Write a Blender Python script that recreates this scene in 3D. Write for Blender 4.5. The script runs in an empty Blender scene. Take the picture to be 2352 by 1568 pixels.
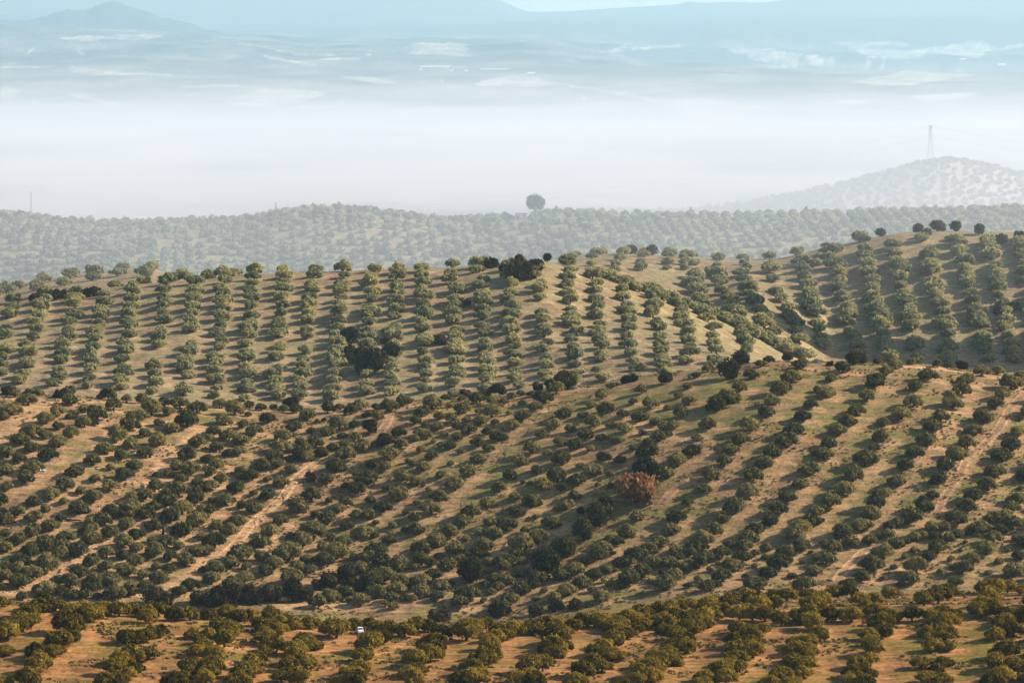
import bpy, bmesh, math, random
import numpy as np
from mathutils import Vector

# ------------------------------------------------------------------ scene, camera model
S = bpy.context.scene
C = S.collection
F = 3643.0          # focal length in pixels of a 1024 px wide frame (16 degree lens)
HY = 15.0           # image row of the horizon
R = np.random.default_rng(11)
random.seed(5)

def zat(py, d): return -(py - HY) / F * d
def xat(px, d): return (px - 512.0) / F * d

# ------------------------------------------------------------------ surveyed tree positions
# each tile: origin and scale of the survey sheet, then crown centre x, y, width
K = 820 / 2352 / 4
KF = 800 / 2352 / 4
K5 = 896 / 2352 / 4
NEAR = [
((0,370),"330,185,140 450,190,120 320,290,250 180,250,140 800,300,210 780,200,180 130,400,260 30,500,160 650,440,200 520,530,210 670,620,140 370,650,250 520,720,150 230,750,230 360,850,190 830,670,220 680,800,200 800,510,110 870,495,100 970,410,160 1120,465,220 970,570,180 1090,590,100 1140,290,90 1240,245,230 1300,365,210 1455,290,130 1630,295,200 1740,400,250 1890,330,200 2060,350,200 1940,450,150 2260,390,220 2150,530,290 1620,490,190 1480,570,260 1820,570,140 1970,640,200 1340,710,240 1660,700,150 1810,770,240 1510,810,210 1200,860,230 1670,910,190 1390,945,180 1060,995,210 1530,1050,200 560,930,230 80,900,220 210,985,180 380,1060,260 870,1130,230 1260,1090,120 1420,1170,220 1090,1210,150 1250,1290,200 740,1270,230 290,1200,220 80,1120,180 90,1310,150 2270,800,200 2150,930,240 2030,1060,200 2190,1110,240 1930,1160,140 1800,1180,120 1780,1290,240 2080,1220,170 2050,1320,280 2280,1250,160 2330,1000,100"),
((0,485),"580,70,220 930,50,130 1070,90,240 390,160,200 735,150,130 900,220,250 200,260,200 520,255,130 380,330,200 80,360,180 570,430,230 700,350,130 360,510,210 70,520,160 200,600,190 80,690,190 1520,90,180 1670,85,190 1910,120,260 2240,110,240 1480,190,260 1770,200,200 2090,220,260 2320,240,160 1280,270,240 1480,300,150 1660,290,220 1950,320,260 2260,370,260 1060,380,180 1200,360,200 1440,410,240 1760,430,200 1020,460,250 1270,500,230 1560,530,220 2080,490,240 2310,560,140 760,540,250 1060,570,250 1410,620,230 1740,610,120 1920,620,200 520,640,280 720,650,160 900,700,280 1230,740,190 1570,690,180 1770,720,250 2060,670,150 2260,720,200 350,720,240 680,760,240 1400,780,170 1550,830,200 1960,780,180 2120,830,220 240,820,280 540,870,270 1040,840,200 1220,900,200 1430,940,230 1790,910,150 1940,930,180 2330,950,120 60,900,180 220,920,200 370,960,240 900,950,260 1060,1020,180 1230,1030,280 1640,1010,140 1830,1030,240 60,1010,160 210,1060,250 330,1080,120 660,1060,200 800,1070,220 2190,1090,240 1060,1130,280 1500,1120,190 1680,1130,180 540,1130,260 40,1150,120 2060,1190,180 830,1220,190 990,1225,180 1320,1200,260 1500,1210,130 1130,1240,140 690,1190,160 430,1170,160 260,1250,170"),
((205,370),"170,340,200 350,410,220 510,380,150 640,400,140 500,490,90 220,540,190 720,530,180 900,420,130 790,400,110 1180,480,230 1050,420,160 440,600,150 570,660,190 90,660,190 40,760,120 280,720,190 410,770,190 130,850,160 270,920,150 390,890,180 1030,610,190 900,720,220 1220,680,100 1400,670,180 1540,560,270 1290,575,80 1370,555,70 1680,430,180 1540,400,120 1410,400,200 1780,360,200 1860,490,110 1980,500,160 1960,395,140 2120,390,200 2280,330,180 1260,790,220 1090,800,140 870,830,230 810,930,220 980,900,110 1130,920,240 1330,920,200 1460,860,140 1620,920,230 1580,720,120 1720,740,160 1720,600,140 1620,820,160 1810,840,210 1960,830,140 2230,680,180 2250,820,170 2120,940,240 820,1030,190 970,1000,120 1040,970,120 1170,970,170 660,1060,200 1000,1110,180 560,1100,110 420,1130,150 540,1160,240 400,1200,110 40,1000,150 140,1050,200 70,1150,140 190,1220,160 70,1290,200 360,1310,240 730,1220,110 860,1260,190 1500,1070,240 1390,1220,180 1920,1050,170 2060,1070,170 1730,1180,90 1860,1200,260 1620,1310,120 1750,1330,200 2330,1020,100 2270,1190,180 2090,1330,120 2250,1350,170"),
((205,485),"710,90,190 560,70,100 1220,70,250 230,120,240 90,150,120 60,260,170 10,350,90 420,210,140 550,230,200 350,360,280 130,440,160 280,480,220 110,600,280 40,720,150 420,740,320 640,610,230 760,480,230 880,370,190 1080,230,230 1260,310,130 1410,360,230 1420,160,90 1530,240,170 1620,170,170 1240,480,300 1130,590,250 980,560,120 960,720,320 1750,320,150 1900,150,130 2050,220,220 2200,80,220 2310,290,100 1880,320,160 1960,410,90 1620,440,160 1810,490,240 2150,440,110 2300,480,140 1460,580,120 1600,590,230 1950,560,110 2120,600,170 1960,690,280 1350,680,140 1510,720,300 1160,810,180 1360,820,250 660,800,160 800,850,260 300,850,220 100,910,240 480,910,130 690,960,170 1060,890,190 1210,930,180 1000,1000,300 450,1020,260 80,1040,200 320,1090,280 1700,810,120 1860,800,180 2000,820,250 1780,910,220 2230,880,240 2060,980,300 1920,1060,280 2250,1080,260 1600,1190,220 1450,1240,200 1300,1310,230 900,1280,140 1640,1290,90 1780,1290,210 1970,1190,250 2200,1150,240 2130,1250,180 2290,1270,130 2060,1340,100 2160,1360,140"),
((410,370),"250,340,250 410,290,120 20,320,70 130,460,180 770,300,180 600,310,100 880,260,120 600,410,210 460,385,90 960,330,150 1080,340,130 1170,270,120 1270,240,120 1290,360,100 1440,390,170 1530,290,200 1400,250,120 1680,180,200 800,450,110 950,450,220 1130,475,90 1290,490,220 1780,460,220 340,500,150 470,530,190 60,560,130 650,550,110 810,560,180 980,580,100 1180,590,180 1660,590,210 180,600,120 320,610,190 530,630,110 660,640,200 890,680,120 1020,730,200 1510,710,160 110,690,150 190,720,130 40,770,120 400,720,90 540,740,150 780,800,170 900,870,130 1390,880,190 270,800,80 360,840,110 460,850,150 120,900,110 250,960,170 590,920,90 780,980,180 1250,1020,190 1580,930,130 1750,980,250 1730,800,150 1890,830,200 1840,660,120 2010,690,220 2110,560,220 1990,490,130 2200,250,180 2090,370,140 2260,400,230 2310,160,100 2310,600,130 2190,750,140 2310,780,120 2070,880,110 2220,960,200 160,1080,190 40,1060,100 470,1050,100 670,1130,210 1140,1170,210 1450,1120,170 1690,1160,260 1950,1070,110 2090,1100,220 360,1180,140 520,1270,240 70,1240,180 1300,1280,60 1510,1280,240 1930,1230,220 2290,1170,110 2150,1300,80 1730,1330,130 1030,1320,180 210,1350,90 2310,1320,100 1380,1280,90"),
((410,485),"880,160,200 330,100,230 70,180,90 240,220,270 1200,110,150 1400,130,270 1880,80,180 1800,210,170 1690,260,90 720,270,220 1220,290,180 60,330,180 60,470,220 620,390,210 460,500,220 920,390,150 1100,420,250 1440,350,90 1620,390,250 800,510,150 970,530,220 1310,500,110 1470,540,290 300,620,230 640,600,120 840,650,260 1280,640,290 130,710,240 520,700,220 740,740,200 1220,740,180 1100,800,260 850,770,130 1360,760,110 330,790,110 130,800,250 590,830,160 440,880,240 240,880,140 900,860,160 1060,890,200 1290,850,140 1250,950,220 50,910,120 270,980,230 900,960,120 1490,1020,240 1710,1000,210 130,1060,250 360,1110,200 970,1040,170 1120,1060,180 1430,1090,190 2110,990,250 2260,940,160 1960,1070,240 1920,930,230 2160,750,250 2210,680,230 2020,830,180 130,1170,230 480,1100,100 860,1120,130 1010,1130,160 1270,1160,220 1790,1160,250 320,1240,180 200,1230,120 670,1200,280 930,1200,120 1540,1190,100 2090,1180,110 2220,1080,80 2300,1110,120 1140,1260,240 570,1310,230 40,1280,120 1660,1250,190 1440,1280,110 850,1310,100 2200,1250,220 1050,1350,220 2300,600,160 2330,760,90"),
((615,345),"1060,245,140 930,330,110 1670,190,140 1770,130,150 2140,190,200 1550,310,180 830,450,120 310,490,150 1430,450,200 2020,340,230 1920,470,250 730,560,110 850,610,180 1310,570,240 1160,660,240 210,630,130 410,650,180 90,760,140 610,700,110 760,740,200 280,790,200 1800,600,210 1730,740,210 2250,650,170 2150,790,190 1070,870,200 1540,890,230 460,860,150 560,910,150 680,900,160 110,920,200 2060,930,250 940,1030,150 1450,1030,240 310,990,100 500,1020,200 620,1000,100 50,1060,130 1960,1070,230 1320,1170,190 890,1170,230 1800,1210,220 390,1180,290 200,1170,100 720,1280,250 1250,1310,180 1730,1320,220 2310,1220,120 60,1300,150 310,1330,200 20,440,70 2320,490,100"),
((615,465),"1110,90,200 1590,90,220 600,60,180 470,200,100 1010,250,180 1520,270,250 2130,190,180 2220,20,220 350,390,150 830,400,150 1970,320,250 1360,450,270 1860,470,220 250,560,200 720,550,240 1230,580,190 1130,700,240 1780,620,200 1600,700,240 640,700,230 130,730,240 40,850,150 510,840,210 1540,800,240 1000,820,260 2250,610,220 2130,690,270 2080,780,240 2300,510,200 370,920,260 220,990,280 910,900,200 700,930,180 1000,910,150 1330,880,180 1480,880,200 1730,920,160 1960,950,230 2130,880,240 700,1010,220 860,970,150 1080,1010,200 1230,970,200 1460,1010,230 1610,980,130 160,1080,190 40,1100,150 440,1090,220 620,1070,200 310,1180,230 960,1080,240 820,1130,190 1350,1110,230 1720,1030,100 1890,1070,290 2310,1050,120 1600,1140,80 680,1130,150 540,1200,90 680,1240,220 160,1260,270 1760,1200,230 1230,1220,250 1080,1180,90 2140,1105,60 2280,1180,180 2030,1250,120 1610,1300,280 580,1320,260 400,1310,80 1090,1330,260 950,1290,110 80,1330,170 840,1360,100 2190,1310,260 1510,1260,100 10,1190,70 1180,1110,60 2250,980,70"),
((819,345),"270,230,200 680,170,120 870,190,180 770,270,170 1060,170,120 1250,310,220 1360,200,120 1470,185,100 1700,350,220 1860,270,200 2050,250,170 2210,400,240 2320,310,150 640,390,250 1120,440,210 1640,480,220 2110,520,230 140,360,150 80,510,200 550,560,200 1080,610,230 1530,610,270 2030,640,210 430,710,220 940,740,250 1390,770,240 1890,800,240 320,830,230 750,860,170 1290,890,240 1790,930,250 210,940,210 720,1010,230 1220,1050,260 1700,1080,220 110,1090,220 630,1150,140 1110,1190,240 1590,1220,210 60,1230,190 530,1270,290 1000,1340,200 1450,1340,240 2320,830,80 2270,970,180 2220,1110,230 2100,1240,240"),
((819,465),"390,80,260 900,140,250 1370,140,220 2010,40,240 1930,190,230 280,240,240 760,290,180 1300,310,180 1780,320,240 2320,240,100 140,380,220 640,400,260 1210,420,250 1700,440,240 2260,350,220 40,490,150 590,520,260 1070,560,230 1590,570,270 2220,460,200 2150,540,190 490,640,260 920,620,160 290,710,250 820,680,160 1850,660,250 1990,580,180 2220,640,230 30,620,80 2070,710,200 1290,680,160 1430,670,160 1600,760,160 1700,740,120 800,760,160 580,830,180 700,790,120 360,840,200 220,800,120 150,910,260 60,870,120 880,870,220 970,830,180 1090,790,180 1200,790,130 1330,790,160 1490,800,160 2010,800,210 1810,780,90 740,960,250 1360,900,240 1920,910,260 2250,830,90 2320,890,90 80,1050,210 600,1090,280 1100,960,100 980,1030,100 1280,1010,200 1680,870,60 1760,1050,240 1620,970,60 1520,1060,100 2170,960,70 2300,1020,150 2060,1080,110 860,1150,100 1120,1120,280 490,1230,220 1640,1150,220 20,1200,70 1030,1270,220 750,1270,100 1390,1200,80 2220,1190,230 1950,1210,110 1580,1290,200 330,1340,200 930,1350,100"),
]
FORE = [
((0,582.75),KF,"20,180,200 350,260,310 520,190,280 700,230,220 850,260,240 260,400,360 90,540,280 50,750,240 820,420,380 720,600,380 980,250,220 1100,350,220 1240,240,260 1400,270,260 1540,260,200 430,760,260 620,750,260 470,900,330 330,1070,350 1640,300,200 1740,360,240 1870,270,240 2060,320,260 2230,330,220 1500,610,240 1690,570,290 1880,530,220 1530,800,280 1740,800,230 1340,950,260 1590,960,240 1230,1100,260 1430,1090,240 2270,560,200 2290,770,220 2230,950,260 2070,1100,300 30,1120,240"),
((200,582.75),KF,"100,330,220 330,300,260 470,330,260 600,350,200 330,480,320 100,560,220 290,620,280 60,700,220 820,340,240 980,380,240 780,460,260 940,500,210 1110,440,230 1290,430,230 740,600,240 900,690,250 660,830,260 550,960,340 440,1080,300 200,820,280 120,920,300 60,1060,260 1250,600,250 1330,680,240 1130,720,270 1100,840,290 1250,900,240 1040,930,240 1150,1050,320 960,1060,240 1600,490,340 1810,450,220 1990,440,220 2090,470,210 2240,500,240 2020,650,330 1900,790,290 1860,950,290 1760,1010,260 1830,1090,300 1660,1100,240"),
((400,582.75),KF,"60,500,280 200,460,230 330,470,220 480,540,260 370,650,330 350,780,290 200,850,290 170,960,280 120,1070,300 780,490,390 1010,440,190 1160,510,260 1230,570,230 1050,660,280 1060,770,260 980,850,320 850,950,280 870,1040,340 700,1090,250 1360,500,230 1550,480,270 1720,440,230 1870,440,240 2030,470,230 1850,570,320 1790,690,330 1950,710,180 1800,790,270 1560,920,290 1680,930,230 1480,1030,280 1560,1100,280 1370,1110,280 2150,380,260 2290,420,200 2310,760,220 2280,880,230 2160,980,270 2060,1100,300"),
((600,582.75),KF,"60,400,240 200,420,270 330,330,250 470,300,230 510,450,210 140,480,230 330,550,220 170,620,270 60,720,260 160,790,260 20,950,220 680,270,220 830,250,220 960,190,190 1080,210,190 660,430,210 790,420,220 930,370,270 1100,350,250 1240,340,220 1340,320,200 1470,290,170 1280,190,230 1470,190,200 1580,140,210 1720,100,230 1860,100,170 1280,430,190 900,470,210 1080,490,240 900,560,250 1010,610,230 860,680,270 1000,720,240 780,770,270 850,850,240 650,850,300 600,940,330 480,960,300 600,1050,270 420,1070,260 260,1130,240 1640,330,230 1800,330,240 1940,330,250 2130,380,250 1860,200,280 2050,190,250 2200,90,250 2060,110,200 1620,480,220 1760,510,240 1920,500,210 1580,630,250 1770,630,250 1560,720,230 1800,760,250 1600,830,290 1500,920,270 1640,930,240 1400,1000,290 1480,1070,260 1250,1060,270 1200,1140,250 2310,350,200 2300,640,200 2260,860,230 2280,740,210 2130,1040,280 2000,1130,250 2240,1130,240"),
((800,557.75),K5,"60,310,170 230,380,210 150,440,260 100,540,250 120,630,260 400,310,210 540,290,210 640,410,190 780,390,200 330,560,220 540,560,240 770,510,210 940,330,190 1300,400,210 1450,350,280 1560,320,210 1000,560,230 1180,560,230 1370,560,210 1490,540,200 1600,560,220 2050,270,250 2180,270,200 1930,290,180 2010,380,250 1900,500,260 2060,510,210 2230,540,280 850,630,260 900,740,190 720,760,210 760,890,270 1550,610,230 1450,690,230 1330,740,200 1520,750,230 1390,870,220 1550,890,180 1260,1060,220 1500,1070,220 1340,1200,240 1520,1240,210 600,1040,240 740,1030,190 560,1150,230 700,1170,210 520,1250,210 660,1270,230 210,760,210 70,840,220 100,950,220 80,1060,230 40,1160,210 2150,620,220 2240,720,220 2060,770,200 2140,920,280 2060,1050,240 2220,1060,240 2120,1180,260 2010,1250,220"),
]
OAK = [
((0,485),K,"1780,1250,280 1900,1280,240 2270,1270,230"),
((205,485),K,"230,1240,330 430,1210,300 620,1230,260 760,1180,330 960,1160,330 1110,1190,300 1370,1070,260 1580,990,260 1700,1100,260 80,1290,220"),
((410,370),K,"640,200,150 1000,210,210 1770,110,260 1600,120,140"),
((410,485),K,"2170,340,300 1990,510,280 2240,200,170 1560,830,380 1770,690,320 680,970,330 1890,1330,150"),
((400,582.75),KF,"1180,270,260 450,350,260 2060,240,160 1830,240,190 1600,300,200"),
((615,345),K,"575,355,210 1320,270,270 1430,130,220"),
((615,465),K,"340,60,300"),
((819,345),K,"390,150,180 490,140,130"),
]
def sheet(rows, k=None):
    out = []
    for t in rows:
        (ox, oy), kk, s = (t[0], k, t[1]) if k else t
        for q in s.split():
            x, y, w = map(float, q.split(','))
            out.append((ox + x * kk, oy + y * kk, w * kk))
    return out
near_px = sheet(NEAR, K)
fore_px = sheet(FORE)
oak_px = sheet(OAK)
# ------------------------------------------------------------------ colours and light
SILVER = ((0.026, 0.030, 0.012), (0.285, 0.248, 0.115))
GOLD = ((0.026, 0.022, 0.004), (0.30, 0.225, 0.042))
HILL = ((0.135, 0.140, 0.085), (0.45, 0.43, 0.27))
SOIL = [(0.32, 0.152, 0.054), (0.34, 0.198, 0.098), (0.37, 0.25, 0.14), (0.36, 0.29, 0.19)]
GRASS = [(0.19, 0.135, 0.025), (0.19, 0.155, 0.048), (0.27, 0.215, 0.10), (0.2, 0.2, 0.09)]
FARPALE = (0.30, 0.28, 0.21); FARDARK = (0.030, 0.045, 0.044)
HAZE = ((0.58, 0.83, 1.0), 2.0e-5, 0.2)
MIST = ((0.79, 0.84, 0.93), 5.6e-4, 0.2)
MIST_LAYERS = [(-42, 5000, 0.5e-4, 50), (-70, 5200, 0.8e-4, 60), (-98, 5300, 1.3e-4, 60), (-125, 5500, 2.5e-4, 50)]
SUN_EL, SUN_AZ, SUN_E, SUN_C = 29, 13, 5.0, (1.0, 0.89, 0.73)
SKY_E, SKY_DUST, EXPOSURE = 0.095, 1.0, 0.98
# ------------------------------------------------------------------ terrain
def lin(s):
    a = np.array([[float(v) for v in q.split(':')] for q in s.split(',')])
    return a
def prof(s, u):
    a = lin(s)
    return np.interp(u, a[:, 0], a[:, 1])
def smooth1(a, sig):
    if sig <= 0: return a
    n = int(3 * sig) + 1
    k = np.exp(-0.5 * (np.arange(-n, n + 1) / sig) ** 2); k /= k.sum()
    return np.convolve(np.pad(a, n, mode='edge'), k, mode='valid')
U = np.arange(-760, 1785, 4.0)
def line(s, sig=2.0): return smooth1(prof(s, U), sig)
fore_crest = line("0:609,60:611,130:617,200:622,350:633,500:633,590:630,700:627,790:622,870:620,960:616,1024:612,1300:600")
fore_back = line("0:605,130:613,250:622,350:627,500:622,590:611,700:602,790:600,870:598,960:594,1024:592,1300:584")
near_crest = line("-300:393,0:395,75:397,139:403,214:408,257:410,310:411,353:409,410:403,471:399,558:390,593:386.6,615:381,685:372,720:368,763:361.5,815:362,871:364,932:366,976:373,1002:375,1024:378,1300:385")
mid_crest = line("-300:312,0:301,40:293,100:289,150:283,200:279,260:274,300:272,350:271,400:268,450:268,480:265,520:261,545:261,560:264,580:272,620:283,660:296,700:312,740:332,780:352,805:364,830:378,1024:392,1300:392", 1.2)
ridge = line("-300:296,0:287,65:277,118:271.5,145:268.5,190:277,230:283,300:281,450:276,520:271,540:267,576:257,613:254,675:257,730:261,779:260,838:246,897:234,940:232,1024:233,1300:236", 1.5)
back_crest = line("-300:205,0:212,65:219.5,110:222,174:221,240:219,283:211,331:207,370:209,414:215,435:218,500:217,535:214,562:211,610:213,653:215,740:214,827:212,914:210,1024:207,1300:205") + 3.5
far_right = line("-300:212.6,620:212.6,660:214,700:211,750:205,800:196,850:184,900:170,925:162.5,950:161,975:164,1000:170,1024:177,1100:196,1300:205", 1.5)
low_hill = line("0:24,90:29,175:30,226:34,270:36,305:41,350:40,392:42,435:41,470:42,514:40,549:40,579:48,618:53,644:61,680:63,714:61,762:66,785:71,850:76,1024:80", 1.5)
rock_hill = line("0:21,30:21,48:16.5,65:10,93:9,97:4,111:0,120:3,130:8,150:9,161:18,174:19.5,191:25,213:30,230:36,300:44,1024:60", 0.7)
c_hill = line("0:14,226:32,330:28,435:25,522:22,653:21,740:19.5,827:18,914:16.5,1024:17", 1.5)
far_mtn = line("-300:-8,0:-12,100:-14,420:-14,470:-9,500:0,515:7,527:12,540:12,566:11.5,610:8.5,653:6,680:4,690:0.5,698:3,732:2,767:2.5,784:0,810:-4,900:-10,1024:-13", 0.8)
def Zl(py, d): return zat(py, d)
step_right = np.clip((U - 690) / 60, 0, 1)
ctrl = [  # (distance, height along U)
 (150, np.full_like(U, -118.0)),
 (600, np.full_like(U, -146.0)),
 (845, Zl(np.full_like(U, 702.0), 845)),
 (930, Zl(fore_crest, 930)),
 (1000, Zl(fore_back, 1000)),
 (1090, Zl(fore_back + 16, 1090)),
 (1190, Zl(fore_back + 12, 1190)),
 (1420, Zl(near_crest, 1420)),
 (1530, Zl(near_crest + 26, 1530)),
 (1680, Zl(near_crest + 14, 1680)),
 (1985, Zl(mid_crest, 1985)),
 (2035, Zl(mid_crest + 9 * (1 - step_right) - 24 * step_right, 2035)),
 (2220, Zl(ridge, 2220)),
 (2450, Zl(ridge + 26, 2450)),
 (2780, Zl(np.maximum(ridge, 262) + 24, 2780)),
 (3100, Zl(back_crest, 3100)),
 (3400, Zl(back_crest + 10, 3400)),
 (4280, Zl(np.maximum(far_right, 208) + 12, 4280)),
 (4700, Zl(far_right, 4700)),
 (5600, np.full_like(U, -259.0)),
 (8000, np.full_like(U, -266.0)),
 (14000, Zl(np.full_like(U, 122.0), 14000)),
 (28000, Zl(np.full_like(U, 110.0), 28000)),
 (37000, Zl(72 + 0.15 * (low_hill - 40), 37000)),
 (50000, Zl(low_hill, 50000)),
 (52200, Zl(low_hill + 4, 52200)),
 (54500, Zl(np.minimum(rock_hill, low_hill + 4), 54500)),
 (57000, Zl(np.maximum(c_hill + 5, low_hill * 0.5 + 16), 57000)),
 (64000, Zl(c_hill, 64000)),
 (66500, Zl(c_hill + 2.0, 66500)),
 (74000, Zl(far_mtn, 74000)),
 (79500, Zl(far_mtn + 4, 79500)),
]
def pchip(x, y, xn):          # y: (n, m) columns
    h = np.diff(x)[:, None]; dl = np.diff(y, axis=0) / h
    m = np.zeros_like(y)
    w1 = 2 * h[1:] + h[:-1]; w2 = h[1:] + 2 * h[:-1]
    same = dl[1:] * dl[:-1] > 0
    with np.errstate(divide='ignore', invalid='ignore'):
        hm = (w1 + w2) / (w1 / dl[:-1] + w2 / dl[1:])
    m[1:-1] = np.where(same, hm, 0)
    m[0] = dl[0]; m[-1] = dl[-1]
    i = np.clip(np.searchsorted(x, xn) - 1, 0, len(x) - 2)
    t = ((xn - x[i]) / (x[i + 1] - x[i]))[:, None]; hh = (x[i + 1] - x[i])[:, None]
    return ((1 + 2 * t) * (1 - t) ** 2 * y[i] + t * (1 - t) ** 2 * hh * m[i]
            + t * t * (3 - 2 * t) * y[i + 1] + t * t * (t - 1) * hh * m[i + 1])
D = np.concatenate([np.arange(150, 800, 10), np.arange(800, 1100, 1.0), np.arange(1100, 2400, 1.25),
                    np.arange(2400, 5000, 6.0), np.geomspace(5000, 79500, 620)])
TZ = pchip(np.array([c[0] for c in ctrl], float), np.array([c[1] for c in ctrl]), D)   # (D, U)

def _hash(ix, iy, s):
    n = (ix.astype(np.int64) * 374761393 + iy.astype(np.int64) * 668265263 + s * 974634777) & 0x7fffffff
    n = ((n ^ (n >> 13)) * 1274126177) & 0x7fffffff
    return ((n ^ (n >> 16)) & 0xffff) / 65535.0
def vnoise(x, y, s=0):
    ix = np.floor(x); iy = np.floor(y); fx = x - ix; fy = y - iy
    fx = fx * fx * (3 - 2 * fx); fy = fy * fy * (3 - 2 * fy)
    a = _hash(ix, iy, s); b = _hash(ix + 1, iy, s); c = _hash(ix, iy + 1, s); d = _hash(ix + 1, iy + 1, s)
    return (a * (1 - fx) + b * fx) * (1 - fy) + (c * (1 - fx) + d * fx) * fy
def fbm(x, y, s=0, o=4):
    r = 0; a = 0.5; t = 0
    for k in range(o):
        r = r + a * vnoise(x * 2 ** k, y * 2 ** k, s + k * 17); t += a; a *= 0.5
    return r / t

def bump(X, Y):
    # gullies, hummocks and furrows on top of the surveyed ridges (real relief in metres)
    z = (fbm(X / 70, Y / 60, 3, 3) - 0.5) * 5.0 * np.clip((Y - 1080) / 120, 0, 1) * np.clip((1420 - Y) / 50, 0, 1)
    z = z + (fbm(X / 60, Y / 50, 5, 3) - 0.5) * 7.0 * np.clip((Y - 1600) / 60, 0, 1) * np.clip((1970 - Y) / 60, 0, 1)
    z = z + (fbm(X / 9, Y / 9, 8, 3) - 0.5) * 0.9 * np.clip((2600 - Y) / 400, 0, 1)
    z = z + (fbm(X / 90, Y / 90, 9, 3) - 0.5) * 6.0 * np.clip((Y - 2650) / 100, 0, 1) * np.clip((3050 - Y) / 80, 0, 1)
    far = np.clip((Y - 24000) / 6000, 0, 1) * np.clip((77000 - Y) / 5000, 0, 1)
    z = z + ((fbm(X / 2200, Y / 3600, 21, 5) - 0.5) * 170.0 + (0.35 - np.abs(fbm(X / 800, Y / 1500, 23, 4) - 0.5) * 2) * 70.0) * far * np.clip(1.3 - np.abs(Y - 48000) / 12000, 0.25, 1)
    z = z + (0.3 - np.abs(fbm(X / 420, Y / 700, 25, 4) - 0.5) * 2.2) * 120.0 * np.clip((Y - 52600) / 600, 0, 1) * np.clip((56500 - Y) / 800, 0, 1)
    return z
def height(X, Y):
    X = np.asarray(X, float); Y = np.asarray(Y, float)
    u = np.clip(512 + F * X / np.maximum(Y, 1), U[0], U[-1] - 1e-6); d = np.clip(Y, D[0], D[-1] - 1e-6)
    iu = ((u - U[0]) / 4.0).astype(int); fu = (u - U[iu]) / 4.0
    j = np.clip(np.searchsorted(D, d, side='right') - 1, 0, len(D) - 2); fd = (d - D[j]) / (D[j + 1] - D[j])
    z = (TZ[j, iu] * (1 - fu) + TZ[j, iu + 1] * fu) * (1 - fd) + (TZ[j + 1, iu] * (1 - fu) + TZ[j + 1, iu + 1] * fu) * fd
    return z + bump(X, Y)
def h1(x, y): return float(height(np.array([x]), np.array([y]))[0])
def ground_at(px, py, d0, d1, n=500):
    """the point of the ground that the photograph shows at (px, py), between two distances"""
    d = np.linspace(d0, d1, n); X = xat(px, d); Z = height(X, d)
    row = HY - F * Z / d
    k = np.where(row <= py)[0]
    if len(k) == 0: i = int(np.argmin(row))
    elif k[0] == 0: i = 0
    else: i = int(k[0])
    return float(X[i]), float(d[i]), float(Z[i])

# ------------------------------------------------------------------ place the olive trees on the ground
fore, near, oaks = [], [], []
for (px, py, w) in fore_px:
    w *= 1.13
    x, y, z = ground_at(px, py + 0.40 * w, 846, 1040)
    fore.append(dict(px=px, py=py, w=w, x=x, y=y, z=z, s=w * y / F))
for a_ in list(fore_px):            # the rows have grown together: fill between neighbours of a row
    for b_ in fore_px:
        dx_, dy_ = b_[0] - a_[0], b_[1] - a_[1]
        if 2 < dy_ < 13 and abs(dx_) < 22 and R.random() < 0.6:
            w = 0.5 * (a_[2] + b_[2]) * R.uniform(0.75, 1.0); px, py = a_[0] + dx_ * R.uniform(0.35, 0.65), a_[1] + dy_ * R.uniform(0.35, 0.65) + 1
            x, y, z = ground_at(px, py + 0.40 * w, 846, 1040)
            fore.append(dict(px=px, py=py, w=min(w, 17.0), x=x, y=y, z=z, s=w * y / F))
for (px, py, w) in near_px:
    w *= 1.06
    x, y, z = ground_at(px, py + 0.40 * w, 1095, 1425)
    near.append(dict(px=px, py=py, w=w, x=x, y=y, z=z, s=w * y / F))
for (px, py, w) in oak_px:
    x, y, z = ground_at(px, py + 0.42 * w, 1095, 1425)
    oaks.append(dict(px=px, py=py, w=w, x=x, y=y, z=z, s=w * y / F))

beyond = []   # the plantation goes on past both edges of the photograph
for lst, d0, d1 in ((fore, 846, 1040), (near, 1095, 1425)):
    for t in list(lst):
        for lo, hi, sh in ((850, 1024, 174), (0, 170, -172)):
            if lo <= t['px'] < hi:
                px = t['px'] + sh + R.normal(0, 1.5); x, y, z = ground_at(px, t['py'] + 0.40 * t['w'], d0, d1)
                beyond.append(dict(t, px=px, x=x, y=y, z=z, zone='fore' if lst is fore else 'near'))
rest = []     # the grove beyond: (x, y, z, size, class)
def row_of(p0, p1, step, w, d0, d1, jit=1.2):
    n = max(2, int(round(math.hypot(p1[0] - p0[0], p1[1] - p0[1]) / step)))
    for i in range(n + 1):
        t = i / n
        if R.random() < 0.04: continue
        px = p0[0] + (p1[0] - p0[0]) * t + R.normal(0, jit); py = p0[1] + (p1[1] - p0[1]) * t + R.normal(0, jit * 0.6)
        x, y, z = ground_at(px, py, d0, d1)
        ww = w * R.uniform(0.82, 1.22)
        rest.append((x, y, z, ww * y / F, 1))
def q3(x, y): return (x / 1.68 / 4, (700 + y / 1.68) / 4)
def q4(x, y): return ((1350 + x / 1.68) / 4, (700 + y / 1.68) / 4)
def q5(x, y): return ((2700 + x / 1.685) / 4, (700 + y / 1.685) / 4)
for a, b in [((-720,900),(-800,1290)),((-520,890),(-600,1290)),((-320,885),(-390,1300)),((-120,880),(-180,1300)),((90,850),(-10,1350)),((310,810),(140,1400)),((520,800),(370,1420)),((700,820),(585,1430)),((910,750),(805,1450)),((1120,740),(1030,1470)),((1320,740),(1230,1480)),
             ((1510,670),(1435,1500)),((1710,650),(1640,1510)),((1905,640),(1845,1510)),((2100,640),(2020,1510)),((2305,640),(2235,1510))]:
    row_of(q3(*a), q3(a[0] * 0 + b[0], b[1]), 7.7, 16.8, 1590, 2000, 1.4)
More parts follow.
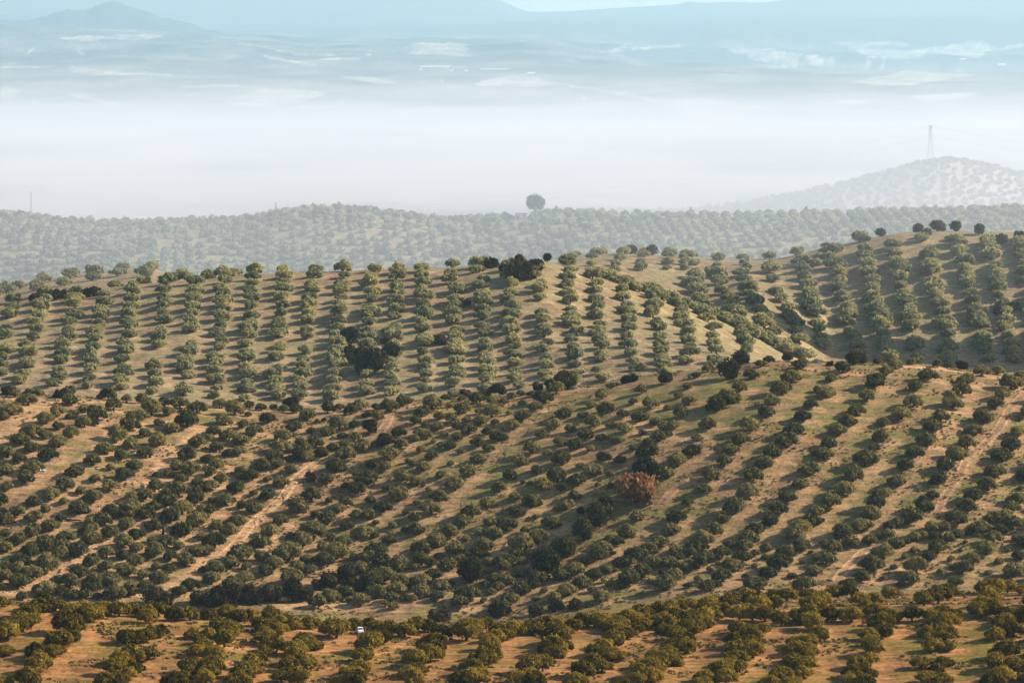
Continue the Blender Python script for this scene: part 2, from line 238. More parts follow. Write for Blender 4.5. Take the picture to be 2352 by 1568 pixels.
for a, b in [((230,650),(185,1470)),((400,660),(365,1480)),((575,650),(590,1460)),((765,630),(800,1480)),((950,610),(1005,1450)),((1155,640),(1195,1440)),((1350,640),(1405,1400)),((1540,600),(1605,1390)),
             ((1715,640),(1785,1380)),((1910,730),(1985,1370)),((2120,790),(2185,1360)),((1750,660),(2330,900))]:
    row_of(q4(*a), q4(*b), 7.7, 16.8, 1590, 2000, 1.4)
for a, b in [((40,880),(95,1270)),((230,930),(275,1260)),((420,980),(480,1200)),((620,1040),(650,1150)),((130,860),(870,1185)),((330,960),(760,1200))]:
    row_of(q5(*a), q5(*b), 7.7, 16.8, 1590, 2000, 1.4)
for a, b in [((110,690),(200,960)),((300,690),(420,1010)),((450,680),(640,1080)),((640,660),(840,1120)),((840,600),(1015,1170)),((1060,520),(1225,1230)),((1250,470),(1440,1250)),((1460,490),(1640,1260)),
             ((1690,460),(1865,1260)),((1900,430),(2110,1260)),((2110,470),(2290,1260)),((2330,470),(2480,1260)),((2530,480),(2690,1260)),((2730,480),(2880,1260)),((2930,480),(3070,1260)),((3120,490),(3260,1260))]:
    row_of(q5(*a), q5(*b), 8.2, 19.0, 1900, 2240, 1.6)
for a, b in [((100,490),(130,600)),((290,490),(300,620)),((450,520),(480,640)),((640,520),(650,600)),((820,490),(810,590)),((1000,480),(960,600))]:
    row_of(q5(*a), q5(*b), 6.6, 12.0, 2030, 2240)
for a, b in [((1600,470),(1560,600)),((1780,440),(1700,610)),((1960,500),(1850,640)),((2060,500),(2050,640)),((2230,480),(2220,640)),((2330,480),(2330,640))]:
    row_of(q4(*a), q4(*b), 6.6, 12.0, 2030, 2240)
for p in [(290,690),(470,665),(640,640),(830,612),(1030,612),(1220,640),(790,650),(970,655),(430,715),(250,745),(130,735),(620,680),(780,740),(960,735),(1160,725),(40,760),(-30,790),(1390,690),(1560,660),(1250,690)]:
    x, y, z = ground_at(*[v + o for v, o in zip(q3(*p), (0, 4))], 2000, 2235)
    rest.append((x, y, z, R.uniform(15, 19) * y / F, 1))
# back hill and the hill on the far right: old plantings on a skewed grid
for (d0, d1, p0, p1, sx, sy, w, cl, rot) in [(2690, 3180, -170, 1195, 9.6, 19.0, 7.7, 2, 0.5), (4150, 4800, 610, 1195, 11.5, 21.0, 8.6, 3, 0.37)]:
    ny = int((d1 - d0) / sy)
    for j in range(ny):
        y0 = d0 + j * sy
        x0, x1 = xat(p0, y0), xat(p1, y0)
        off = (j * sx * rot + 14 * math.sin(j * 0.21)) % sx
        for x in np.arange(x0 + off, x1, sx):
            xx = x + R.normal(0, sx * (0.1 if cl == 2 else 0.24)); yy = y0 + R.normal(0, sy * (0.1 if cl == 2 else 0.24)) + 10 * math.sin(x * 0.02)
            z = h1(xx, yy)
            if R.random() < 0.05: continue
            rest.append((xx, yy, z, w * R.uniform(0.8, 1.2) * (0.96 if cl == 2 else 0.82), cl))
# drop what stands where the photograph shows nothing of it (behind the ridges)
def visible(x, y, z, s, d_from=850):
    d = np.linspace(d_from, y - 12, 140)
    px = 512 + F * x / y
    top = HY - F * (z + s * 0.8) / y
    row = HY - F * height(xat(px, d), d) / d
    return row.min() > top - 0.5
rest = [t for t in rest if -170 < 512 + F * t[0] / t[1] < 1194 and visible(t[0], t[1], t[2], t[3])]
rest = [t for t in rest if not (t[4] == 2 and (abs(512 + F * t[0] / t[1] - 521) < 8 and t[1] > 3045))]   # clear ground round the hut
# ------------------------------------------------------------------ materials
def nmat(name):
    m = bpy.data.materials.new(name); m.use_nodes = True
    nt = m.node_tree; nt.nodes.clear()
    out = nt.nodes.new('ShaderNodeOutputMaterial')
    return m, nt, out
def N(nt, t, **kw):
    n = nt.nodes.new(t)
    for k, v in kw.items(): setattr(n, k, v)
    return n
def mathn(nt, op, a, b=None, clamp=False):
    n = nt.nodes.new('ShaderNodeMath'); n.operation = op; n.use_clamp = clamp
    for i, v in enumerate((a, b)):
        if v is None: continue
        if isinstance(v, (int, float)): n.inputs[i].default_value = v
        else: nt.links.new(v, n.inputs[i])
    return n.outputs[0]
def mixc(nt, f, a, b, mode='MIX'):
    n = nt.nodes.new('ShaderNodeMix'); n.data_type = 'RGBA'; n.blend_type = mode
    for s, v in ((n.inputs[0], f), (n.inputs[6], a), (n.inputs[7], b)):
        if isinstance(v, (int, float)): s.default_value = v
        elif isinstance(v, tuple): s.default_value = (*v, 1)
        else: nt.links.new(v, s)
    return n.outputs[2]

def leaf_mat(name, dark, light, transl=0.22, tcol=None, spread=0.75):
    m, nt, out = nmat(name); L = nt.links
    at = N(nt, 'ShaderNodeAttribute', attribute_name='tone')
    sp = N(nt, 'ShaderNodeSeparateColor'); L.new(at.outputs['Color'], sp.inputs[0])
    oi = N(nt, 'ShaderNodeObjectInfo')
    rnd = mathn(nt, 'MULTIPLY', mathn(nt, 'SUBTRACT', oi.outputs['Random'], 0.5), sp.outputs[2])
    tree = mathn(nt, 'ADD', sp.outputs[1], rnd)                       # 0..1 per tree
    f = mathn(nt, 'ADD', sp.outputs[0], mathn(nt, 'MULTIPLY', mathn(nt, 'SUBTRACT', tree, 0.5), spread), True)
    col = mixc(nt, f, dark, light)
    warm = mixc(nt, mathn(nt, 'MULTIPLY', tree, 0.35), col, mixc(nt, 1.0, col, (1.25, 1.0, 0.6), 'MULTIPLY'))
    d = N(nt, 'ShaderNodeBsdfDiffuse'); L.new(warm, d.inputs[0])
    t = N(nt, 'ShaderNodeBsdfTranslucent')
    L.new(mixc(nt, 1.0, warm, tcol or (1.1, 1.1, 0.6), 'MULTIPLY'), t.inputs[0])
    mx = N(nt, 'ShaderNodeMixShader'); mx.inputs[0].default_value = transl
    L.new(d.outputs[0], mx.inputs[1]); L.new(t.outputs[0], mx.inputs[2]); L.new(mx.outputs[0], out.inputs[0])
    return m
def plain_mat(name, col, rough=0.7, metal=0.0, noise=0.25, scale=3.0, spec=0.3):
    m, nt, out = nmat(name); L = nt.links
    tc = N(nt, 'ShaderNodeTexCoord'); no = N(nt, 'ShaderNodeTexNoise'); no.inputs['Scale'].default_value = scale; no.inputs['Detail'].default_value = 4
    L.new(tc.outputs['Object'], no.inputs['Vector'])
    v = mathn(nt, 'ADD', mathn(nt, 'MULTIPLY', no.outputs[0], 2 * noise), 1 - noise)
    g = N(nt, 'ShaderNodeCombineColor')
    for i in range(3): L.new(v, g.inputs[i])
    b = N(nt, 'ShaderNodeBsdfPrincipled'); b.inputs['Roughness'].default_value = rough; b.inputs['Metallic'].default_value = metal
    b.inputs['Specular IOR Level'].default_value = spec
    L.new(mixc(nt, 1.0, col, g.outputs[0], 'MULTIPLY'), b.inputs['Base Color']); L.new(b.outputs[0], out.inputs[0])
    return m
def ground_mat(name):
    m, nt, out = nmat(name); L = nt.links
    at = N(nt, 'ShaderNodeAttribute', attribute_name='Col')
    tc = N(nt, 'ShaderNodeTexCoord')
    mp = N(nt, 'ShaderNodeMapping'); mp.inputs['Scale'].default_value = (1, 1.0, 1); L.new(tc.outputs['Object'], mp.inputs[0])
    n1 = N(nt, 'ShaderNodeTexNoise'); n1.inputs['Scale'].default_value = 0.9; n1.inputs['Detail'].default_value = 5; n1.inputs['Roughness'].default_value = 0.7
    L.new(mp.outputs[0], n1.inputs['Vector'])
    mp2 = N(nt, 'ShaderNodeMapping'); mp2.inputs['Scale'].default_value = (0.5, 1.5, 1); L.new(tc.outputs['Object'], mp2.inputs[0])
    n2 = N(nt, 'ShaderNodeTexNoise'); n2.inputs['Scale'].default_value = 0.34; n2.inputs['Detail'].default_value = 6; n2.inputs['Roughness'].default_value = 0.65
    L.new(mp2.outputs[0], n2.inputs['Vector'])
    v = mathn(nt, 'ADD', mathn(nt, 'MULTIPLY', n1.outputs[0], 2.4), mathn(nt, 'MULTIPLY', n2.outputs[0], 2.2))
    v = mathn(nt, 'MAXIMUM', mathn(nt, 'SUBTRACT', v, 1.32), 0.22)
    g = N(nt, 'ShaderNodeCombineColor')
    for i in range(3): L.new(v, g.inputs[i])
    col = mixc(nt, 1.0, at.outputs['Color'], g.outputs[0], 'MULTIPLY')
    b = N(nt, 'ShaderNodeBsdfPrincipled'); b.inputs['Roughness'].default_value = 0.95; b.inputs['Specular IOR Level'].default_value = 0.08
    bp = N(nt, 'ShaderNodeBump'); bp.inputs['Strength'].default_value = 0.5; bp.inputs['Distance'].default_value = 0.5
    L.new(n1.outputs[0], bp.inputs['Height']); L.new(bp.outputs[0], b.inputs['Normal'])
    L.new(col, b.inputs['Base Color']); L.new(b.outputs[0], out.inputs[0])
    return m
M = dict(
    silver=leaf_mat('olive_leaves_silver', SILVER[0], SILVER[1], 0.36),
    gold=leaf_mat('olive_leaves_golden', GOLD[0], GOLD[1], 0.30, (1.2, 1.0, 0.4)),
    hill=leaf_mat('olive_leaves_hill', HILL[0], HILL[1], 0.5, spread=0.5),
    hazy=leaf_mat('olive_leaves_haze_tinted', (0.085, 0.118, 0.090), (0.35, 0.42, 0.35), 0.45),  # the blue of the distant haze is mixed into these leaf colours
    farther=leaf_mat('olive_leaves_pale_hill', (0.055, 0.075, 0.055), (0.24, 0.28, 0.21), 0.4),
    ridge=leaf_mat('ridge_oak_leaves_hazed', (0.026, 0.032, 0.018), (0.125, 0.125, 0.070), 0.3),  # oak leaf colours lightened, with the veil of haze painted in
    oak=leaf_mat('oak_leaves', (0.012, 0.014, 0.007), (0.066, 0.062, 0.028), 0.2),
    scrub=leaf_mat('scrub_twigs', (0.018, 0.015, 0.009), (0.075, 0.058, 0.030), 0.16),
    rust=leaf_mat('autumn_leaves', (0.19, 0.100, 0.045), (0.70, 0.40, 0.19), 0.4, (1.2, 0.9, 0.6)),
    twig=leaf_mat('bare_twigs', (0.05, 0.035, 0.025), (0.10, 0.07, 0.05), 0.0),
    pine=leaf_mat('pine_needles', (0.016, 0.038, 0.028), (0.050, 0.100, 0.070), 0.15),
    bark=plain_mat('olive_bark', (0.030, 0.024, 0.018), 0.95, noise=0.5, scale=2),
    ground=ground_mat('ground_soil'),
)
# ------------------------------------------------------------------ mesh helpers
def mesh_from(name, verts, faces_flat, nper, mats, matidx=None, tone=None, col=None, smooth=False):
    verts = np.asarray(verts, np.float32).reshape(-1, 3)
    faces_flat = np.asarray(faces_flat, np.int32).ravel(); nper = np.asarray(nper, np.int32)
    me = bpy.data.meshes.new(name)
    me.vertices.add(len(verts)); me.vertices.foreach_set('co', verts.ravel())
    me.loops.add(len(faces_flat)); me.loops.foreach_set('vertex_index', faces_flat)
    st = np.concatenate([[0], np.cumsum(nper)[:-1]]).astype(np.int32)
    me.polygons.add(len(nper)); me.polygons.foreach_set('loop_start', st)
    for m in mats: me.materials.append(m)
    if matidx is not None: me.polygons.foreach_set('material_index', np.asarray(matidx, np.int32))
    me.polygons.foreach_set('use_smooth', np.full(len(nper), smooth))
    me.update(calc_edges=True)
    for nm, a in (('tone', tone), ('Col', col)):
        if a is not None:
            c = me.color_attributes.new(nm, 'FLOAT_COLOR', 'POINT')
            a = np.asarray(a, np.float32)
            c.data.foreach_set('color', np.concatenate([a, np.ones((len(a), 1), np.float32)], 1).ravel())
    return me
def link(name, me, parent=None, loc=None):
    o = bpy.data.objects.new(name, me); C.objects.link(o)
    if parent is not None: o.parent = parent
    if loc is not None: o.location = loc
    return o
def tag(o, label=None, cat=None, group=None, kind=None):
    for k, v in (('label', label), ('category', cat), ('group', group), ('kind', kind)):
        if v: o[k] = v
    return o
def empty(name, loc, label, cat, group=None, rz=0, s=1.0):
    o = bpy.data.objects.new(name, None); C.objects.link(o); o.empty_display_size = 0.5
    o.location = loc; o.rotation_euler = (0, 0, rz); o.scale = (s, s, s)
    return tag(o, label, cat, group)

def outward(me):
    bm = bmesh.new(); bm.from_mesh(me); bmesh.ops.recalc_face_normals(bm, faces=bm.faces); bm.to_mesh(me); bm.free(); return me
class MB:                                   # collects tubes and boxes into one mesh
    def __init__(s): s.v = []; s.f = []; s.n = []
    def quad(s, *p):
        b = len(s.v); s.v += [tuple(q) for q in p]; s.f += list(range(b, b + len(p))); s.n.append(len(p))
    def tube(s, pts, rad, k=6, cap=True):
        pts = [Vector(p) for p in pts]; rings = []
        for i, p in enumerate(pts):
            d = (pts[min(i + 1, len(pts) - 1)] - pts[max(i - 1, 0)]).normalized()
            a = d.orthogonal().normalized() if abs(d.z) < 0.99 else Vector((1, 0, 0))
            if i and rings: a = (prev - d * prev.dot(d)).normalized()
            prev = a; c = d.cross(a); b = len(s.v)
            for j in range(k):
                t = 2 * math.pi * j / k
                s.v.append(tuple(p + (a * math.cos(t) + c * math.sin(t)) * rad[i]))
            rings.append(b)
        for r0, r1 in zip(rings, rings[1:]):
            for j in range(k):
                s.f += [r0 + j, r0 + (j + 1) % k, r1 + (j + 1) % k, r1 + j]; s.n.append(4)
        if cap:
            s.f += [rings[-1] + j for j in range(k)]; s.n.append(k)
            s.f += [rings[0] + j for j in reversed(range(k))]; s.n.append(k)
    def prism(s, poly, x0, x1):             # poly in (y, z), extruded along x
        n = len(poly); b = len(s.v)
        for x in (x0, x1): s.v += [(x, y, z) for y, z in poly]
        s.f += list(range(b, b + n)); s.n.append(n)
        s.f += list(reversed(range(b + n, b + 2 * n))); s.n.append(n)
        for j in range(n):
            s.f += [b + j, b + n + j, b + n + (j + 1) % n, b + (j + 1) % n]; s.n.append(4)
    def box(s, c, e):
        x, y, z = c; a, b_, h = e[0] / 2, e[1] / 2, e[2] / 2
        s.prism([(y - b_, z - h), (y + b_, z - h), (y + b_, z + h), (y - b_, z + h)], x - a, x + a)
    def mesh(s, name, mats, tone=None, smooth=False):
        t = None if tone is None else np.tile(tone, (len(s.v), 1))
        return outward(mesh_from(name, s.v, s.f, s.n, mats, tone=t, smooth=smooth))
    def arrays(s): return np.array(s.v), np.array(s.f), np.array(s.n)

# ------------------------------------------------------------------ tree shapes (crown width = 1, base at z = 0)
def unit(v): return v / np.maximum(np.linalg.norm(v, axis=-1, keepdims=True), 1e-9)
def crown_quads(rng, nquad, leaf, style='olive'):
    if style == 'olive':
        n = int(rng.integers(11, 17)); gap = rng.random() * 6.283
        th = rng.random(n) * 5.3 + gap; rr = np.sqrt((np.arange(n) + rng.random(n)) / n) * 0.41
        rr[: n // 4] *= 0.7
        rad = rng.uniform(0.085, 0.165, n)
        cz = 0.45 - 0.78 * rr ** 1.45 + rng.normal(0, 0.05, n); cz = np.maximum(cz, 0.18)
        if rng.random() < 0.4: cz += 0.10 * np.cos(th - gap) * (rr > 0.2)
        th = np.where(rng.random(n) < 0.15, rng.random(n) * 6.283, th)
        sq = 0.92
    elif style == 'oak':
        n = int(rng.integers(14, 20)); th = rng.random(n) * 6.283; rr = np.sqrt(rng.random(n)) * 0.33
        rad = rng.uniform(0.11, 0.18, n); cz = rng.uniform(0.16, 0.80, n); cz = np.minimum(cz, 0.84 - rr * 0.9); sq = 0.95
    elif style == 'round':
        n = 14; th = rng.random(n) * 6.283; rr = np.sqrt(rng.random(n)) * 0.27
        rad = rng.uniform(0.18, 0.24, n); cz = 0.43 + rng.uniform(-0.20, 0.24, n); sq = 1.0
    elif style == 'scrub':
        n = rng.integers(10, 14); th = rng.random(n) * 6.283; rr = np.sqrt(rng.random(n)) * 0.40
        rad = rng.uniform(0.10, 0.20, n); cz = rng.uniform(0.08, 0.42, n) - 0.25 * rr + 0.05; sq = 0.9
    elif style == 'tall':      # umbrella-topped pine
        n = 12; th = rng.random(n) * 6.283; cz = rng.uniform(0.50, 1.0, n)
        rr = np.where(cz > 0.8, 0.22, 0.33) * np.sqrt(rng.random(n)); rad = rng.uniform(0.13, 0.19, n); sq = 0.8
    cen = np.stack([rr * np.cos(th), rr * np.sin(th), cz], 1)
    w = rad ** 2; k = rng.choice(n, nquad * 3, p=w / w.sum())
    dirs = unit(rng.normal(size=(nquad * 3, 3)))
    shell = rng.uniform(0.72, 1.06, (nquad * 3, 1))
    if style in ('olive', 'scrub'): shell += 0.34 * (rng.random((nquad * 3, 1)) ** 3)
    off = dirs * rad[k][:, None] * shell; off[:, 2] *= sq
    p = cen[k] + off
    dd = np.linalg.norm((p[:, None] - cen[None]) / np.array([1, 1, sq]), axis=2) / rad[None]
    keep = dd.min(1) > 0.66
    lob = k % n
    if style in ('olive', 'oak'):
        # part of the leaves lie on one uneven dome, the rest on the limbs' own heads
        nd = int(nquad * (0.75 if style == 'olive' else 1.4)); d2 = unit(rng.normal(size=(nd, 3)) * np.array([1, 1, 0.9]) + np.array([0, 0, 0.25]))
        ph = np.arctan2(d2[:, 1], d2[:, 0]); c1, c2, c3 = rng.random(3) * 6.283
        bmp = 1 + 0.13 * np.sin(3 * ph + c1 + 2 * d2[:, 2]) + 0.10 * np.sin(5 * ph + c2 - 4 * d2[:, 2]) + 0.08 * np.sin(9 * ph + c3 + 6 * d2[:, 2])
        rs = (0.80 + 0.2 * rng.random(nd)) * bmp + 0.24 * rng.random(nd) ** 4
        e2 = np.array([0.37, 0.34, 0.25]) if style == 'olive' else np.array([0.40, 0.40, 0.42])
        p2 = d2 * rs[:, None] * e2 + np.array([rng.normal(0, 0.03), rng.normal(0, 0.03), 0.32 if style == 'olive' else 0.46])
        k2 = ((ph + 3.1416) / 6.2832 * n).astype(int) % n
        sel = rng.random(len(p)) < 0.85
        p = np.concatenate([p[sel & keep], p2]); dirs = np.concatenate([dirs[sel & keep], d2]); lob = np.concatenate([lob[sel & keep], k2])
        order = rng.permutation(len(p)); p, dirs, lob = p[order], dirs[order], lob[order]
        hole = np.sin(lob * 1.7 + c1) * 0.05
        low = rng.uniform(0.07, 0.19)
        keep = (p[:, 2] > (low if style == 'olive' else 0.05) + hole) & (np.sin(p[:, 0] * 21 + c2) + np.sin(p[:, 1] * 19 + c3) + np.sin(p[:, 2] * 23 + c1) > -1.9)
    else: keep &= p[:, 2] > 0.01
    k = lob
    p = p[keep][:nquad]; dirs = dirs[keep][:nquad]; k = k[keep][:nquad]; n_ = len(p)
    nor = unit(dirs * 1.3 + rng.normal(0, 0.62, (n_, 3)))
    up = np.array([0, 0, 1.0]) + dirs * 0.6 + rng.normal(0, 0.6, (n_, 3))
    a = unit(np.cross(nor, up)); b = np.cross(a, nor)
    sz = leaf * rng.uniform(0.6, 1.35, (n_, 1))
    asp = rng.uniform(1.3, 2.9, (n_, 1)) if style in ('olive', 'scrub') else rng.uniform(0.9, 1.3, (n_, 1))
    q = np.stack([p - a * sz * 0.5 - b * sz * asp * 0.5, p + a * sz * 0.5 - b * sz * asp * 0.45,
                  p + a * sz * 0.35 + b * sz * asp * 0.55, p - a * sz * 0.4 + b * sz * asp * 0.5], 1)
    lobe = rng.uniform(-0.2, 0.2, n)
    tone = np.clip(0.46 + lobe[k] * 0.8 + rng.normal(0, 0.24, n_), 0, 1)
    s = 1.0 / max(np.ptp(p[:, 0]), np.ptp(p[:, 1]))
    if style == 'tall': s = 1.0
    return q * s, tone
def trunk_mb(rng, style='olive', k=6):
    m = MB()
    if style == 'olive':
        nst = int(rng.integers(2, 4)); 
        lean = rng.uniform(-0.05, 0.05, 2)
        m.tube([(0, 0, -0.06), (lean[0] * 0.4, lean[1] * 0.4, 0.05), (lean[0], lean[1], 0.14)], [0.066, 0.048, 0.042], k)
        for i in range(nst + 2):
            t = i * 6.283 / (nst + 2) + rng.random() * 0.8
            r1, r2 = rng.uniform(0.06, 0.11), rng.uniform(0.17, 0.29)
            m.tube([(lean[0], lean[1], 0.11), (lean[0] + r1 * math.cos(t), lean[1] + r1 * math.sin(t), 0.25),
                    (r2 * math.cos(t + .3), r2 * math.sin(t + .3), rng.uniform(0.38, 0.5))], [0.034, 0.022, 0.007], k, False)
    elif style == 'oak':
        m.tube([(0, 0, -0.05), (0.01, 0, 0.15), (0, 0.02, 0.4)], [0.06, 0.045, 0.03], k)
        for i in range(4):
            t = i * 1.57 + rng.random(); m.tube([(0, 0, 0.2), (0.12 * math.cos(t), 0.12 * math.sin(t), 0.36), (0.25 * math.cos(t), 0.25 * math.sin(t), 0.5)], [0.03, 0.02, 0.008], k, False)
    elif style == 'sapling':
        m.tube([(0, 0, -0.05), (0.01, 0, 0.2), (0, 0.01, 0.42)], [0.03, 0.024, 0.012], k)
    return m
def quads_mesh(name, q, tone, mat, tree=0.5, b=1.0):
    n = len(q); t = np.stack([tone, np.full(n, tree), np.full(n, b)], 1)
    return mesh_from(name, q.reshape(-1, 3), np.arange(n * 4), np.full(n, 4), [mat], tone=np.repeat(t, 4, 0))
# ------------------------------------------------------------------ which olive trees are built one by one: the 300 widest in the picture
for t in fore: t['zone'] = 'fore'
for t in near: t['zone'] = 'near'
allo = sorted(fore + near, key=lambda t: -t['w'])
single, others = [], []
for t in allo:
    (single if len(single) < 300 and -4 < t['px'] < 1028 and t['py'] < 686 else others).append(t)

# ------------------------------------------------------------------ the ground
def cols():
    a = np.concatenate([np.arange(-740, -60, 20), np.arange(-60, 1084, 2.5), np.arange(1084, 1770, 20)])
    return a
def rows():
    return np.concatenate([np.arange(150, 800, 16), np.arange(800, 1020, 0.9), np.arange(1020, 1110, 3), np.arange(1110, 1440, 1.2), np.arange(1440, 1590, 5),
                           np.arange(1590, 2300, 2.0), np.arange(2300, 2500, 8), np.arange(2500, 3200, 4), np.arange(3200, 5000, 14), np.geomspace(5000, 79000, 520)])
gu, gd = cols(), rows()
GX = (gu[None] - 512) / F * gd[:, None]; GY = np.broadcast_to(gd[:, None], GX.shape).copy()
GZ = height(GX, GY)
# worked earth around the trunks
cell = 1.5
bx0, by0 = -420, 840; BW, BH = int(840 / cell), int(1460 / cell)
bare = np.zeros((BH, BW)); 
def splat(x, y, r, amt, pw=4):
    i0, i1 = int((x - 2 * r - bx0) / cell), int((x + 2 * r - bx0) / cell) + 1
    j0, j1 = int((y - 2 * r - by0) / cell), int((y + 2 * r - by0) / cell) + 1
    i0, j0 = max(i0, 0), max(j0, 0); i1, j1 = min(i1, BW), min(j1, BH)
    if i0 >= i1 or j0 >= j1: return
    xs = bx0 + np.arange(i0, i1) * cell; ys = by0 + np.arange(j0, j1) * cell
    rr = np.hypot(xs[None] - x, ys[:, None] - y) / r
    bare[j0:j1, i0:i1] = np.maximum(bare[j0:j1, i0:i1], amt * np.exp(-rr ** pw))
for t in fore + near: splat(t['x'] + 0.28 * t['s'], t['y'] - 0.15 * t['s'], 0.72 * t['s'], R.uniform(0.5, 1.0))
for t in rest:
    if t[4] == 1: splat(t[0] + 2, t[1] - 1, 0.62 * t[3], R.uniform(0.3, 0.8))
TRACKS = [  # the farm tracks as the photograph shows them: points, width in metres
 ([(334,456),(318,460.6),(307,469),(292,481),(281.7,500.7),(264,511),(250,526),(241.6,537),(229,551),(218,559)], 4.0),
 ([(388,413),(390,419),(386,426),(379,432)], 4.4),
 ([(1030,390),(1016,401.7),(1003.8,419),(1000,428.7),(990,439),(980,448),(967,458),(970,467)][:7], 4.0),
 ([(967,458),(958.5,478),(948,491),(941,501.6),(938,514)], 3.6),
 ([(871,546),(858,555.6),(845,568),(834.7,582.7)], 4.2),
 ([(689,478),(671,491),(658.6,507)], 3.6),
]
LANES = [  # strips of bare trodden earth
 ([(143,524),(115,537),(87,553),(68,565),(49,575.6),(29,585),(5,592)], 9), ([(52,399),(22,419),(0,439)], 14), ([(205,560),(186,579),(165,588)], 7),
 ([(0,398),(60,400),(139,404),(214,409),(300,411),(353,409)], 5), ([(280,607),(310,603),(345,606),(400,603)], 10), ([(520,595),(560,592),(610,590)], 5),
 ([(720,510),(735,500)], 4), ([(560,390),(593,388)], 6), ([(615,410),(640,430),(700,440)], 8), ([(105,440),(130,425),(190,420)], 6), ([(60,480),(95,455),(115,430)], 6),
 ([(880,366),(950,370),(1000,377)], 6), ([(145,500),(170,455),(200,430)], 7)]
def along(pts, d0=1095, d1=1425, step=2.0):
    g = [ground_at(px, py, d0, d1, 900) for px, py in pts]
    out = []
    for a, b in zip(g, g[1:]):
        n = max(1, int(math.hypot(b[0] - a[0], b[1] - a[1]) / step))
        out += [(a[0] + (b[0] - a[0]) * i / n, a[1] + (b[1] - a[1]) * i / n) for i in range(n)]
    out.append(g[-1][:2]); p = np.array(out)
    if len(p) > 9:
        for c in (0, 1): p[:, c] = smooth1(p[:, c], 2.2)
    return p
for pts, w in LANES:
    for x, y in along(pts): splat(x, y, w * 0.62, 1.0, 4)
for pts, w in TRACKS:
    for x, y in along(pts): splat(x, y, w * 0.62, 0.9, 4)
green = []
for px, py, r, a in [(245,575,26,1),(275,560,30,1),(290,590,22,1),(235,545,18,.8),(215,580,16,.9),(310,535,24,.7),(345,505,28,.6),(75,448,18,.9),(40,494,14,.9),(170,415,30,.5),(490,455,26,.7),(430,470,22,.6),(660,545,30,.7),(880,510,40,.6),(930,400,40,.5),(940,430,40,.6),(830,420,60,.5),(760,430,60,.5),(590,385,20,.5),(620,395,16,.5),(655,560,20,.8),(540,590,20,.7)]:
    green.append((*ground_at(px, py, 1095, 1425)[:2], r, a))
for px, py, r, a in [(100,650,20,1),(85,690,22,1),(130,620,12,.8),(20,640,18,1),(40,655,14,.8),(580,645,26,.9),(440,660,30,.8),(430,690,30,.8),(560,660,16,.7),(620,665,22,.5),(750,670,24,.7),(820,680,20,.6),(930,640,20,.5),(680,665,24,.6),(480,640,20,.5)]:
    green.append((*ground_at(px, py, 846, 1000)[:2], r, a))

def ground_colour(X, Y, fields=True):
    sh = X.shape
    i = np.clip(((X - bx0) / cell).astype(int), 0, BW - 1); j = np.clip(((Y - by0) / cell).astype(int), 0, BH - 1)
    b = np.where((Y > by0) & (Y < by0 + BH * cell - 3) & (np.abs(X) < 410), bare[j, i], 0)
    big = fbm(X / 45, Y / 30, 31, 4); med = fbm(X / 11, Y / 6, 41, 4); fine = fbm(X / 2.6, Y / 1.6, 51, 3)
    g = np.clip((0.50 * big + 0.38 * med + 0.22 * fine - 0.505 - 0.05 * (Y < 1050) + 0.06 * np.clip((X + 20) / 60, 0, 1) * np.clip((Y - 1090) / 60, 0, 1)) * 8.0, 0, 1)
    for x, y, r, a in green:
        g = np.maximum(g, a * np.exp(-(((X - x) / (r * 0.5)) ** 2 + ((Y - y) / (r * 0.35)) ** 2)) * np.clip(0.4 + 1.2 * med, 0, 1))
    g = g * (1 - 0.85 * b) * np.clip(0.55 + 0.9 * fine, 0, 1)
    def ramp(y0, y1): return np.clip((Y - y0) / (y1 - y0), 0, 1)
    def L(c): return np.array(c, float)
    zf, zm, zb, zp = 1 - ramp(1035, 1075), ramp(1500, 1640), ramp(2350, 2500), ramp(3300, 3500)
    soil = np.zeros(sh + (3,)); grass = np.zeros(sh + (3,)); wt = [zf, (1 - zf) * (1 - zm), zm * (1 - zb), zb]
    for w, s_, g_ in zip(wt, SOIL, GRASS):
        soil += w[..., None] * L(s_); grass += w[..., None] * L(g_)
    tone = 0.70 + 0.46 * b + 0.7 * (fine - 0.5) + 0.5 * (big - 0.5)
    red = np.clip((fbm(X / 26, Y / 18, 61, 3) - 0.45) * 3, 0, 1)[..., None] * (1 - b[..., None])
    soil = soil * (1 - 0.4 * red) + 0.4 * red * soil * L((0.80, 0.66, 0.55))
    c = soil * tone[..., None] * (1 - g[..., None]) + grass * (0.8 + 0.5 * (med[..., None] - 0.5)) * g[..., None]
    # plain and far hills
    veg = np.clip((fbm(X / 500, Y / 900, 71, 5) - 0.40) * 4.5, 0, 1)[..., None]
    lines = (0.5 + 0.5 * np.sin(X / 20.0 + 3 * vnoise(X / 900, Y / 900, 7)))[..., None]
    far = L(FARPALE) * (1 - veg) + L(FARDARK) * veg
    far = far * (0.85 + 0.3 * vnoise(X / 150, Y / 260, 77)[..., None])
    c = c * (1 - zp[..., None]) + far * zp[..., None]
    hillw = ramp(20000, 27000)[..., None]
    dk = np.clip((fbm(X / 700, Y / 1300, 81, 6) - 0.30) * 2.6, 0, 1)[..., None]
    c = c * (1 - hillw) + hillw * (L(FARPALE) * 0.60 * (1 - dk) + L(FARDARK) * dk)
    mt = ramp(56500, 59500)[..., None]
    c = c * (1 - 0.75 * mt) + 0.75 * mt * L(FARDARK)
    mt2 = ramp(67500, 70500)[..., None]
    c = c * (1 - mt2) + mt2 * L((0.07, 0.085, 0.075))
    rk = ((Y > 52600) & (Y < 56500))[..., None]
    c = np.where(rk, L((0.030, 0.042, 0.045)) * (0.7 + 0.6 * fbm(X / 500, Y / 900, 88, 4)[..., None]), c)
    return c
